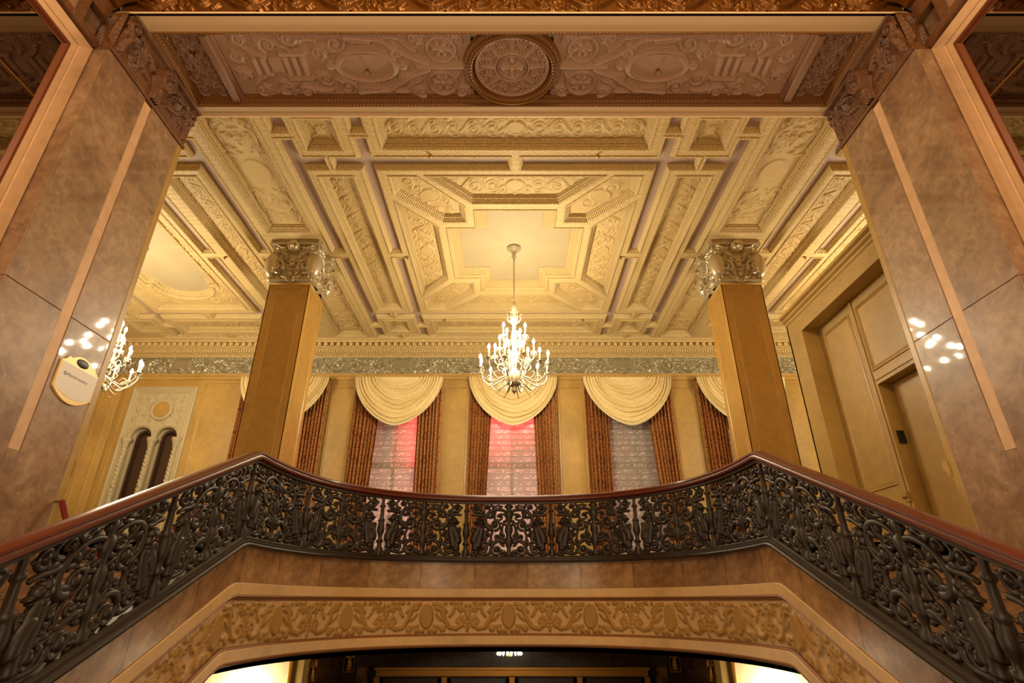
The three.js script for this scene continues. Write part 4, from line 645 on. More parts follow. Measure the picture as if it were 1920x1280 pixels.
// flat ornament in (u, v, w), bent round the path afterwards
const FAT = 1.22;
class Ornament {
  constructor() { this.pos = []; this.idx = []; }
  tube(pts, radii, flat = 0.9, rad = 7, w0 = 0) {
    const n = pts.length, b = this.pos.length / 3, R = k => FAT * (Array.isArray(radii) ? radii[Math.min(k, radii.length - 1)] : radii);
    for (let i = 0; i < n; i++) {
      const a = pts[Math.max(0, i - 1)], c = pts[Math.min(n - 1, i + 1)]; let tx = c[0] - a[0], ty = c[1] - a[1]; const l = Math.hypot(tx, ty) || 1; tx /= l; ty /= l; const end = (i === 0 || i === n - 1) ? 0.35 : 1, r = R(i);
      for (let k = 0; k < rad; k++) { const t = 2 * Math.PI * k / rad, q = r * Math.cos(t) * end; this.pos.push(pts[i][0] - ty * q, pts[i][1] + tx * q, w0 + r * flat * Math.sin(t) * end); }
      if (i) for (let k = 0; k < rad; k++) { const k2 = (k + 1) % rad, p = b + (i - 1) * rad, q = b + i * rad; this.idx.push(p + k, q + k, p + k2, p + k2, q + k, q + k2); }
    }
    for (const e of [0, n - 1]) for (let k = 1; k < rad - 1; k++) this.idx.push(b + e * rad, b + e * rad + k, b + e * rad + k + 1);
    return this;
  }
  curve(pts, r0, r1, flat, n = 26) { const c = new THREE.CatmullRomCurve3(pts.map(p => new THREE.Vector3(p[0], p[1], 0))), P = [], R = []; for (let i = 0; i <= n; i++) { const q = c.getPoint(i / n); P.push([q.x, q.y]); R.push(mix(r0, r1, i / n)); } return this.tube(P, R, flat); }
  scroll(x, y, R, a0, dir, turns, r0, knob = 0.45) { const P = [], q = []; for (let k = 0; k <= 30; k++) { const s = k / 30, a = a0 + dir * turns * 2 * Math.PI * s, r = R * (1 - 0.7 * Math.pow(s, 0.9)); P.push([x + r * Math.cos(a), y + r * Math.sin(a)]); q.push(r0 * (1 - 0.45 * s)); } this.tube(P, q, 1.0); return this.ball(x, y, R * knob, R * knob, 0.03); }
  ball(x, y, rx, ry, rw, w0 = 0, n = 9, m = 6) {
    const b = this.pos.length / 3; for (let j = 0; j <= m; j++) for (let i = 0; i < n; i++) { const a = Math.PI * j / m, t = 2 * Math.PI * i / n; this.pos.push(x + rx * Math.sin(a) * Math.cos(t), y + ry * Math.sin(a) * Math.sin(t), w0 + rw * Math.cos(a)); if (j) { const i2 = (i + 1) % n, p = b + (j - 1) * n, q = b + j * n; this.idx.push(p + i, q + i, p + i2, p + i2, q + i, q + i2); } } return this;
  }
  leaf(x, y, a, len, r, curl = 1) { const P = [], R = []; let px = x, py = y; for (let k = 0; k <= 9; k++) { P.push([px, py]); R.push(r * (0.45 + 0.75 * Math.sin(Math.PI * Math.min(1, k / 9 * 0.9 + 0.1)))); px += len / 9 * Math.cos(a); py += len / 9 * Math.sin(a); a += curl / 9; if (k === 3 || k === 6) { const s = curl > 0 ? -1 : 1; this.tube([[px, py], [px + 0.5 * len * 0.4 * Math.cos(a + s * 1.1), py + 0.5 * len * 0.4 * Math.sin(a + s * 1.1)], [px + len * 0.3 * Math.cos(a + s * 0.7), py + len * 0.3 * Math.sin(a + s * 0.7)]], [r * 0.7, r * 0.6, r * 0.3], 0.9, 6); } } return this.tube(P, R, 0.9, 6); }
  mirrored() { const n = this.pos.length / 3, m = this.idx.length; for (let i = 0; i < n; i++) this.pos.push(-this.pos[3 * i], this.pos[3 * i + 1], this.pos[3 * i + 2]); for (let i = 0; i < m; i += 3) this.idx.push(this.idx[i] + n, this.idx[i + 2] + n, this.idx[i + 1] + n); return this; }
  lathe(x, prof, seg = 12, flat = 1) { const b = this.pos.length / 3, m = prof.length; prof.forEach(([r, y], j) => { for (let i = 0; i < seg; i++) { const t = 2 * Math.PI * i / seg; this.pos.push(x + r * Math.cos(t), y, r * flat * Math.sin(t)); if (j) { const i2 = (i + 1) % seg, p = b + (j - 1) * seg, q = b + j * seg; this.idx.push(p + i, q + i, p + i2, p + i2, q + i, q + i2); } } }); return this; }
  bend(s0, v0, flip = 1) { const p = [], uv = []; for (let i = 0; i < this.pos.length; i += 3) { const q = railPoint(s0 + flip * this.pos[i], v0 + this.pos[i + 1], this.pos[i + 2]); p.push(q.x, q.y, q.z); uv.push(this.pos[i], this.pos[i + 1]); } return raw(p, uv, this.idx); }
}
const Z = (px, py) => [-(865 - px) / 1106, (1145 - py) / 1196];
const lace = new Ornament();
lace.curve([[835, 360], [740, 318], [620, 318], [520, 370], [462, 460], [462, 560], [510, 640], [600, 680]].map(p => Z(...p)), 0.02, 0.03, 0.9, 40);
lace.scroll(...Z(632, 588), 0.088, -1.9, 1, 1.35, 0.019, 0.5);
lace.scroll(...Z(715, 435), 0.04, 3.6, -1, 1.2, 0.014); lace.curve([Z(600, 470), Z(660, 500), Z(740, 490), Z(755, 450)], 0.014, 0.012, 0.9, 12);
lace.leaf(...Z(560, 345), -1.2, 0.12, 0.02, 0.6); lace.leaf(...Z(480, 430), -0.5, 0.11, 0.02, 0.9); lace.leaf(...Z(620, 325), -1.4, 0.08, 0.018, -0.6); lace.leaf(...Z(465, 560), -0.7, 0.13, 0.02, 0.9); lace.leaf(...Z(520, 650), 0.3, 0.1, 0.018, 1.2); lace.leaf(...Z(760, 540), 0.2, 0.08, 0.018, 0.8);
lace.curve([Z(745, 660), Z(735, 720), Z(715, 780)], 0.022, 0.024, 0.9, 10); lace.scroll(...Z(668, 800), 0.05, 0.4, -1, 1.25, 0.016); lace.leaf(...Z(720, 660), 0.4, 0.07, 0.016, 1.4);
lace.curve([Z(590, 690), Z(560, 780), Z(560, 880), Z(500, 930)], 0.018, 0.016, 0.9, 18); lace.scroll(...Z(492, 762), 0.062, 0.9, 1, 1.4, 0.016); lace.scroll(...Z(440, 850), 0.045, 1.2, -1, 1.2, 0.014);
lace.curve([Z(810, 910), Z(760, 870), Z(680, 870), Z(600, 920), Z(560, 1000)], 0.022, 0.026, 0.9, 24); lace.scroll(...Z(655, 1030), 0.086, 2.3, 1, 1.45, 0.019, 0.5); lace.leaf(...Z(700, 875), -0.5, 0.11, 0.02, 1.0); lace.leaf(...Z(620, 905), 2.9, 0.1, 0.018, -0.8); lace.leaf(...Z(800, 960), 2.9, 0.09, 0.016, -0.8); lace.leaf(...Z(800, 800), 2.6, 0.08, 0.018, -1);
lace.scroll(...Z(425, 1005), 0.068, 1.0, -1, 1.4, 0.017); lace.curve([Z(560, 930), Z(500, 940), Z(440, 930)], 0.016, 0.014, 0.9, 10); lace.curve([Z(560, 1000), Z(540, 1080), Z(480, 1100), Z(400, 1090), Z(340, 1080)], 0.022, 0.018, 0.9, 16); lace.leaf(...Z(380, 920), 0.5, 0.1, 0.016, -0.9); lace.leaf(...Z(470, 900), -0.4, 0.07, 0.015, 1.0);
lace.scroll(...Z(488, 278), 0.048, 5.2, 1, 1.3, 0.014); lace.scroll(...Z(300, 290), 0.068, 5.6, -1, 1.4, 0.017, 0.5); lace.curve([Z(460, 360), Z(400, 340), Z(370, 270), Z(420, 220)], 0.02, 0.014, 0.9, 14); lace.curve([Z(455, 420), Z(380, 420), Z(300, 410), Z(215, 420)], 0.024, 0.018, 0.9, 14); lace.leaf(...Z(600, 300), 1.9, 0.09, 0.016, 0.8); lace.leaf(...Z(690, 300), 1.0, 0.08, 0.015, -1.2); lace.curve([Z(540, 225), Z(620, 260), Z(700, 240), Z(720, 270)], 0.016, 0.012, 0.9, 12); lace.leaf(...Z(400, 400), -0.4, 0.07, 0.015, 0.8);
lace.scroll(...Z(770, 1085), 0.05, 1.6, 1, 1.2, 0.015); lace.leaf(...Z(330, 380), 0.2, 0.1, 0.02, -0.7); lace.leaf(...Z(260, 300), 2.6, 0.06, 0.016, 1);
lace.mirrored();
const candel = new Ornament().lathe(0, [[0.02, 0.0], [0.06, 0.01], [0.06, 0.05], [0.035, 0.08], [0.03, 0.12], [0.05, 0.17], [0.07, 0.24], [0.045, 0.29], [0.04, 0.32], [0.062, 0.37], [0.06, 0.43], [0.035, 0.47], [0.03, 0.5], [0.055, 0.57], [0.072, 0.62], [0.05, 0.66], [0.03, 0.68], [0.04, 0.7], [0.052, 0.735], [0.04, 0.77], [0.01, 0.79]], 12, 0.7);
for (const s of [-1, 1]) candel.leaf(s * 0.04, 0.22, Math.PI / 2 - s * 0.6, 0.12, 0.016, -s).leaf(s * 0.04, 0.45, Math.PI / 2 - s * 0.8, 0.1, 0.016, -s).leaf(s * 0.03, 0.6, Math.PI / 2 - s * 0.9, 0.1, 0.014, -s).ball(s * 0.045, 0.74, 0.025, 0.025, 0.025).scroll(s * 0.1, 0.055, 0.045, s > 0 ? 2 : 1, s, 1.1, 0.014);
// seated beast facing the outer post (drawn for the left half)
const beast = new Ornament();
beast.curve([Z(385, 560), Z(355, 640), Z(315, 740), Z(285, 850), Z(300, 960), Z(290, 1060)], 0.045, 0.05, 0.8, 20).curve([Z(360, 700), Z(300, 760), Z(270, 850), Z(280, 930)], 0.055, 0.05, 0.85, 12).curve([Z(400, 610), Z(385, 740), Z(350, 880), Z(330, 1010)], 0.04, 0.055, 0.8, 16);
beast.ball(...Z(330, 530), 0.052, 0.05, 0.045).ball(...Z(280, 548), 0.03, 0.022, 0.032).ball(...Z(292, 588), 0.028, 0.014, 0.026).ball(...Z(345, 480), 0.03, 0.025, 0.04).ball(...Z(372, 500), 0.045, 0.045, 0.055).ball(...Z(258, 552), 0.016, 0.016, 0.034).ball(...Z(315, 495), 0.022, 0.02, 0.04).ball(...Z(385, 560), 0.05, 0.05, 0.055).ball(...Z(370, 610), 0.045, 0.05, 0.05);
beast.curve([Z(310, 720), Z(262, 740), Z(240, 690), Z(262, 650)], 0.026, 0.016, 0.9, 12).scroll(...Z(245, 670), 0.03, 0, 1, 1, 0.012).curve([Z(290, 1020), Z(250, 1090), Z(205, 1120)], 0.032, 0.02, 0.9, 10).curve([Z(330, 1030), Z(300, 1110), Z(230, 1130)], 0.03, 0.02, 0.9, 10);
for (const [x, y, a] of [[345, 640, -1.9], [330, 720, -1.8], [375, 720, -1.5], [320, 820, -1.9], [365, 800, -1.5], [400, 560, -1.2]]) beast.leaf(...Z(x, y), a, 0.09, 0.017, 0.7);
const post = new Ornament().lathe(0, [[0.055, 0], [0.055, 0.08], [0.035, 0.1], [0.03, 0.15], [0.05, 0.17], [0.05, 0.19], [0.03, 0.21], [0.028, 0.25], [0.05, 0.3], [0.056, 0.35], [0.045, 0.43], [0.04, 0.44], [0.05, 0.46], [0.05, 0.48], [0.03, 0.5], [0.026, 0.64], [0.042, 0.66], [0.042, 0.68], [0.024, 0.7], [0.024, 0.8]], 14);
const balustrade = thing('balustrade', 'curved dark bronze scrollwork balustrade with polished mahogany handrail sweeping down both stairs', 'balustrade');
const PW = PATH.end / 3.5 , NP = 6;
{
  const rp = [[-0.068, 0.915], [-0.05, 0.9], [-0.03, 0.9], [-0.03, 0.892], [0.03, 0.892], [0.03, 0.9], [0.05, 0.9], [0.068, 0.915], [0.07, 0.935], [0.06, 0.945], [0.058, 0.955], [0.068, 0.965], [0.066, 0.985], [0.045, 0.998], [0.015, 1.003], [-0.015, 1.003], [-0.045, 0.998], [-0.066, 0.985], [-0.068, 0.965], [-0.058, 0.955], [-0.06, 0.945], [-0.07, 0.935]];
  part('handrail', sweep(railFrames(-SMAX, SMAX, 0.05), rp, 0.7, true), M.rail, balustrade, 'polished mahogany handrail');
  part('top_bar', sweep(railFrames(-SMAX, SMAX, 0.08), [[-0.03, 0.87], [0.03, 0.87], [0.03, 0.893], [-0.03, 0.893]], 0.3, true), M.iron, balustrade);
  part('base_rail', sweep(railFrames(-SMAX, SMAX, 0.08), [[-0.1, 0], [0.08, 0], [0.085, 0.02], [0.07, 0.035], [0.07, 0.055], [0.05, 0.065], [0.05, 0.085], [0.03, 0.1], [-0.05, 0.1], [-0.1, 0.06]], 0.3, true), M.ironBase, balustrade);
  for (let k = -NP; k <= NP; k++) {
    const m = part('scroll_panel', lace.bend(k * PW, 0.09), M.iron, balustrade);
    part('candelabrum', candel.bend(k * PW, 0.09), M.iron, m); part('seated_beast', beast.bend(k * PW, 0.09), M.iron, m); part('seated_beast', beast.bend(k * PW, 0.09, -1), M.iron, m);
  }
  for (let k = -NP; k < NP; k++) part('turned_post', post.bend((k + 0.5) * PW, 0.09), M.iron, balustrade);
}
// ================================================================== BALCONY FASCIA: marble band, cream strips, carved frieze
{
  const F = thing('balcony_fascia', 'curved marble and carved gilt fascia under the balustrade, arching over the lower lobby', 'fascia');
  const prof = (p, crease = 0.4) => sweep(railFrames(-SMAX, SMAX, 0.1), p, crease);
  const sw = 0.8; let i = 0;
  for (let s = -SMAX + 0.02; s < SMAX; s += sw) { part('marble_slab', sweep(railFrames(s + 0.0015, Math.min(SMAX, s + sw - 0.0015), 0.1), [[0.0, -0.35], [0.02, -0.348], [0.02, 0.0], [0, 0.002]], 0.4), M.slabs[Math.floor(hash(i, 7, 3) * 4)], F); i++; }
  part('backing', prof([[-0.02, -1.1], [-0.02, 0.0], [-0.12, 0.0], [-0.12, -1.1], [-0.02, -1.1]]), M.lowMarble, F);
  part('cream_strip', prof([[0, -0.352], [0.03, -0.352], [0.035, -0.357], [0.035, -0.465], [0.03, -0.47], [0, -0.47]]), M.trim, F);
  part('bead_moulding', prof([[0.03, -0.47], [0.04, -0.48], [0.03, -0.49], [0.015, -0.495], [0.01, -0.51], [0, -0.52]]), M.bronzePlain, F);
  const H = 0.42, r = new Relief(1.2, H, 0.012), h = 0.03;
  r.oval(0, 0.22, 0.105, 0.17, h * 1.1, 0.008); r.line([[0.14, 0.33], [0.22, 0.3], [0.27, 0.18], [0.34, 0.08], [0.44, 0.06], [0.5, 0.1]], 0.035, 0.03, h); r.line([[0.1, 0.38], [0.2, 0.36], [0.28, 0.28]], 0.03, 0.03, h);
  r.scroll(0.48, 0.15, 0.07, -1.2, 1, 1.3, 0.022, h); r.leaf(0.6, 0.04, 1.57, 0.3, 0.022, h, 0.0); r.leaf(0.6, 0.2, 1.0, 0.18, 0.02, h, 1.2); r.scroll(0.5, 0.3, 0.045, 0, 1, 1.2, 0.018, h); r.scroll(0.42, 0.35, 0.05, 2, -1, 1.2, 0.018, h); r.leaf(0.12, 0.1, -0.3, 0.2, 0.022, h, 0.9); r.leaf(0.14, 0.25, -0.9, 0.18, 0.02, h, 0.8); r.stamp(0.05, 0.035, 0.04, h); r.stamp(0.13, 0.04, 0.045, h); r.stamp(0.24, 0.06, 0.05, h); r.leaf(0.34, 0.22, 0.8, 0.14, 0.02, h, 0.8); r.stamp(0.36, 0.4, 0.04, h); r.stamp(0.5, 0.4, 0.035, h); r.stamp(0.57, 0.36, 0.03, h); r.stamp(0.27, 0.39, 0.03, h); r.mirrorX();
  for (let j = 0; j < r.ny; j++) for (let q = 0; q < r.nx; q++) r.a[j * r.nx + q] *= smooth(0, 0.022, Math.min(j * r.cy, H - j * r.cy));
  const A = lin(0xc7a06a), B = lin(0xa67a34), tint = v => { const t = smooth(0.004, 0.016, v); return [mix(A.r, B.r, t), mix(A.g, B.g, t), mix(A.b, B.b, t)]; };
  const n = Math.ceil(SMAX / 1.2);
  for (let k = -n; k < n; k++) { const s0 = k * 1.2; if (s0 < -SMAX - 1 || s0 > SMAX) continue; part('carved_frieze', r.geo((u, v, hh) => railPoint(s0 + u, -0.94 + v, 0.002 + hh), null, tint), M.goldRelief, F); }
  part('bead_moulding', prof([[0, -0.94], [0.015, -0.945], [0.02, -0.955], [0.03, -0.965], [0.03, -0.975], [0.02, -0.98]]), M.bronzePlain, F);
  part('cream_strip', prof([[0, -0.97], [0.035, -0.972], [0.04, -0.977], [0.04, -1.075], [0.035, -1.08], [0, -1.08]]), M.trim, F);
  part('lower_bead', prof([[0.04, -1.075], [0.045, -1.09], [0.035, -1.105], [0.015, -1.115], [-0.12, -1.115]]), M.bronzePlain, F);
}
// ================================================================== STAIRS beside the opening
for (const s of [-1, 1]) {
  const st = thing('staircase', `marble stair flight rising behind the ${s < 0 ? 'left' : 'right'} sloping balustrade`, 'stairs');
  const x0 = BX + s * (BW + 0.135), x1 = s * 4.74;
  for (let k = 0; k < 13; k++) { const y = FY - 0.1661 * (k + 1) + 0.0, d1 = 6.05 - 0.3775 * k, d0 = d1 - 0.3775; part('step', [box(Math.min(x0, x1), Math.max(x0, x1), y - 0.04, y, d0 - 0.02, d1, 0.008), box(Math.min(x0, x1), Math.max(x0, x1), y - 0.3, y - 0.04, d0, d1)], M.tread, st); }
}
// ================================================================== CHANDELIERS
const GC = 'silvered candle chandeliers';
function chandelier(label, pos, k) {
  const c = thing('chandelier', label, 'chandelier', pos, GC), L = (pts, seg) => lathe(pts.map(([r, y]) => [r, y - 8.22]), seg);
  part('ceiling_canopy', L([[0, 8.22], [0.17, 8.22], [0.18, 8.19], [0.15, 8.15], [0.1, 8.11], [0.05, 8.06], [0.03, 8.02], [0.06, 7.97], [0.06, 7.93], [0.03, 7.88]], 24), M.silver, c);
  part('stem', L([[0.028, 7.9], [0.02, 7.86], [0.02, 6.75], [0.035, 6.72], [0.035, 6.66], [0.02, 6.62]], 12), M.silver, c);
  part('crown', [L([[0.02, 6.64], [0.045, 6.6], [0.06, 6.5], [0.055, 6.36], [0.03, 6.3], [0.05, 6.24], [0.07, 6.14], [0.05, 6.06], [0.035, 5.9], [0.05, 5.8], [0.08, 5.7], [0.05, 5.6], [0.045, 5.4], [0.07, 5.3], [0.1, 5.15], [0.07, 5.05], [0.05, 4.9], [0.1, 4.82], [0.1, 4.78]], 18), ...[0, 1, 2, 3, 4, 5].map(j => { const a = j * Math.PI / 3, p = (r, y) => new THREE.Vector3(r * Math.cos(a), y - 8.22, r * Math.sin(a)); return curveTube([p(0.05, 6.06), p(0.12, 6.1), p(0.16, 6.2), p(0.13, 6.26), p(0.18, 6.3)], 0.022, 14, 6, 0.008); })], M.silver, c);
  const body = part('melon_body', [L([[0.1, 4.8], [0.13, 4.78], [0.14, 4.75], [0.16, 4.72], [0.175, 4.64], [0.16, 4.54], [0.12, 4.47], [0.06, 4.44], [0.05, 4.4], [0.07, 4.36], [0.05, 4.31], [0.015, 4.27], [0, 4.24]], 26), ...Array.from({ length: 18 }, (_, j) => { const a = j * Math.PI / 9, p = (r, y) => new THREE.Vector3(r * Math.cos(a), y - 8.22, r * Math.sin(a)); return curveTube([p(0.15, 4.73), p(0.178, 4.64), p(0.162, 4.54), p(0.11, 4.465)], 0.014, 10, 5); })], M.silver, c, 'ribbed dark silver melon body');
  const arm = (a, spec) => {
    const { r0, y0, r, y, dip, tall } = spec, P = (q, yy) => new THREE.Vector3(q * Math.cos(a), yy - 8.22, q * Math.sin(a));
    const m = part('candle_arm', [curveTube([P(r0, y0), P(mix(r0, r, 0.3), y0 - dip * 0.6), P(mix(r0, r, 0.65), y0 - dip), P(r * 0.97, y - 0.13), P(r, y - 0.02)], 0.017, 26, 6, 0.013), curveTube([P(mix(r0, r, 0.6), y0 - dip), P(mix(r0, r, 0.75), y0 - dip + 0.1), P(mix(r0, r, 0.6), y0 - dip + 0.16), P(mix(r0, r, 0.5), y0 - dip + 0.08)], 0.012, 14, 5, 0.006)], M.silver, c);
    const at = (g, yy) => g.translate(r * Math.cos(a), yy - 8.22, r * Math.sin(a));
    part('drip_pan', at(lathe([[0.012, -0.05], [0.03, -0.03], [0.035, 0], [0.07, 0.015], [0.075, 0.028], [0.03, 0.02], [0.026, 0.05], [0.0, 0.05]], 14), y), M.silver, m);
    part('candle', at(new THREE.CylinderGeometry(0.017, 0.019, tall, 10), y + 0.04 + tall / 2), M.candle, m);
    part('bulb', at(lathe([[0.0, 0], [0.018, 0.004], [0.034, 0.035], [0.028, 0.075], [0.01, 0.115], [0, 0.13]], 10), y + 0.04 + tall), M.bulb, m);
    const cr = []; for (let q = 0; q < 5; q++) { const b = a + q * 1.2566; for (const [dy, s] of [[-0.01, 0.012], [-0.045, 0.018]]) { const g = new THREE.OctahedronGeometry(s); g.scale(1, 1.5, 1); cr.push(g.translate(r * Math.cos(a) + 0.072 * Math.cos(b), y + dy - 8.22, r * Math.sin(a) + 0.072 * Math.sin(b))); } }
    part('crystal_drops', cr, M.crystal, m);
    bulbLight(c, r * Math.cos(a), y + 0.1 + tall - 8.22, r * Math.sin(a), LIGHT.bulb * k, 2.5);
  };
  for (let j = 0; j < 12; j++) arm((j + 0.5) * Math.PI / 6, { r0: 0.14, y0: 4.72, r: 0.8, y: j % 2 ? 4.8 : 4.88, dip: 0.22, tall: 0.2 });
  for (let j = 0; j < 6; j++) arm((j + 0.25) * Math.PI / 3, { r0: 0.08, y0: 5.16, r: 0.47, y: 5.22, dip: 0.16, tall: 0.2 });
  for (let j = 0; j < 5; j++) arm((j + 0.2) * Math.PI * 0.4, { r0: 0.06, y0: 5.62, r: 0.27, y: 5.67, dip: 0.12, tall: 0.2 });
  part('hanging_leaves', Array.from({ length: 8 }, (_, j) => { const a = (j + 0.3) * Math.PI / 4, p = (r, y) => new THREE.Vector3(r * Math.cos(a), y - 8.22, r * Math.sin(a)); return curveTube([p(0.12, 4.52), p(0.26, 4.46), p(0.38, 4.34), p(0.44, 4.3), p(0.5, 4.33)], 0.02, 18, 6, 0.006); }), M.silver, body);
  part('scroll_brackets', Array.from({ length: 8 }, (_, j) => { const a = j * Math.PI / 4, pts = []; for (let q = 0; q <= 20; q++) { const t = q / 20, ang = -1.2 + t * 7, rr = 0.11 * (1 - 0.7 * t); const r = 0.28 + rr * Math.cos(ang), y = 4.92 + rr * Math.sin(ang); pts.push(new THREE.Vector3(r * Math.cos(a), y - 8.22, r * Math.sin(a))); } return curveTube(pts, 0.013, 30, 5, 0.008); }), M.silver, body);
  return c;
}
const ch = chandelier('large silvered chandelier of lit candle bulbs hanging at the centre over the gallery', [CX - 0.02, 8.22, DC], 1);
copyOf(ch, [CX - 9.6, 8.25, DC], 'chandelier of lit candle bulbs seen at the left edge, half behind the marble pier');
copyOf(ch, [CX + 9.5, 8.25, DC], 'chandelier of lit candle bulbs in the right bay, hidden behind the panelled enclosure');
{ const h = chandelier('added unseen chandelier of lit candle bulbs lighting the stair hall behind the viewer', [0, 9.4, -2.6], LIGHT.hall / LIGHT.bulb); }  // added behind the camera to brighten the hall side

for (const s of [-1, 1]) {  // lamps added out of view to light the beam soffit and fascia
  const n = thing('added_hall_lamp', `added unseen globe lamp on a bronze post at the ${s < 0 ? 'left' : 'right'} foot of the stairs`, 'lamp', [s * 2.9, -1.6, 0.35]);
  part('post', lathe([[0.2, 0], [0.2, 0.08], [0.1, 0.14], [0.06, 0.4], [0.08, 0.8], [0.05, 1.2], [0.05, 1.5], [0.12, 1.56], [0.12, 1.6], [0, 1.6]], 18), M.iron, n);
  const b = part('globe', new THREE.SphereGeometry(0.12, 20, 14), new THREE.MeshStandardMaterial({ color: 0xffffff, emissive: new THREE.Color().setRGB(1, 0.8, 0.55), emissiveIntensity: 40 }), n); b.position.y = 1.7;
  bulbLight(n, 0, 1.7, 0, LIGHT.hallFill, 10);
}

// ================================================================== PANELLED ENCLOSURE on the right, with its deep recess and lift door
{
  const e = thing('panelled_enclosure', 'ochre panelled enclosure with deep recess and sliding door, right of the right column', 'enclosure'), X = 5.35, R = 5.64, L = 5.86;
  const to = q => (d, y, h) => V(q + h, y, d);
  part('front_wall', [polyFace(rect(5.99, 9.62, FY, 4.9), [rect(6.3, 9.13, FY + 0.001, 4.54)], 0, to(X)), moulding(rect(6.3, 9.13, FY + 0.001, 4.54), [[0, 0], [0, R - X]], to(X), 0.3), box(X, 9.6, FY, 4.88, 9.58, 9.62)], M.wall, e);
  part('roof', box(X, 9.6, 4.86, 4.92, 5.99, 9.62), M.wall, e);
  part('cornice', sweep([[9.62], [5.99]].map(([d]) => ({ p: V(X, 0, d), side: V(-1, 0, 0), up: V(0, 1, 0) })), [[0, 4.84], [0.02, 4.86], [0.02, 4.9], [0.06, 4.93], [0.06, 4.97], [0.11, 5.0], [0.11, 5.05], [-0.1, 5.06]], 0.3), M.wallTrim, e);
  part('recess_wall', [polyFace(rect(6.3, 9.13, FY, 4.54), [rect(6.6, 7.98, FY + 0.001, 3.04)], 0, to(R)), moulding(rect(6.6, 7.98, FY + 0.001, 3.04), [[0, 0], [0, L - R + 0.02]], to(R), 0.3)], M.wall, e);
  const pm = [[-0.01, 0], [0, -0.018], [0.02, -0.022], [0.035, -0.005], [0.05, -0.012], [0.06, 0.008], [0.07, 0.008]];
  for (const [d0, d1, y0, y1] of [[8.17, 8.97, 1.56, 4.38], [6.62, 7.98, 3.26, 4.38], [8.17, 8.97, FY + 0.2, 1.2]]) { const p = part('wall_panel', moulding(rect(d0, d1, y0, y1), pm, to(R)), M.wallTrim, e); part('panel_field', polyFace(rect(d0 + 0.065, d1 - 0.065, y0 + 0.065, y1 - 0.065), null, -0.002, to(R)), M.wall, p); }
  part('stile', box(R - 0.02, R, FY, 4.54, 8.03, 8.1, 0.008), M.wallTrim, e); part('door_head', box(R - 0.015, R, 3.1, 3.2, 6.5, 8.0, 0.006), M.wallTrim, e);
  part('dado_moulding', sweep([[8.1], [8.0]].map(([d]) => ({ p: V(R, 0, d), side: V(-1, 0, 0), up: V(0, 1, 0) })), [[0, 1.28], [0.03, 1.29], [0.03, 1.33], [0.06, 1.36], [0.06, 1.41], [0.02, 1.43], [0, 1.43]], 0.3, true), M.wallTrim, e);
  const dr = part('sliding_door', box(L, L + 0.04, FY, 3.04, 6.6, 7.98), M.wallTrim, e); part('door_leaf', box(L - 0.015, L, FY + 0.01, 3.03, 6.6, 7.94, 0.005), M.wallTrim, dr);
  const pl = thing('call_plaque', 'small square black plaque on the door jamb of the panelled enclosure', 'plaque', [0, 0, 0]); part('plate', box(5.7, 5.8, 2.12, 2.3, 7.955, 7.98, 0.006), M.black, pl); part('bezel', moulding(rect(5.695, 5.805, 2.115, 2.305), [[0, 0], [0, 0.012], [0.006, 0.014], [0.012, 0.01]], (x, y, h) => V(x, y, 7.968 - h)), M.darkWood, pl);
}
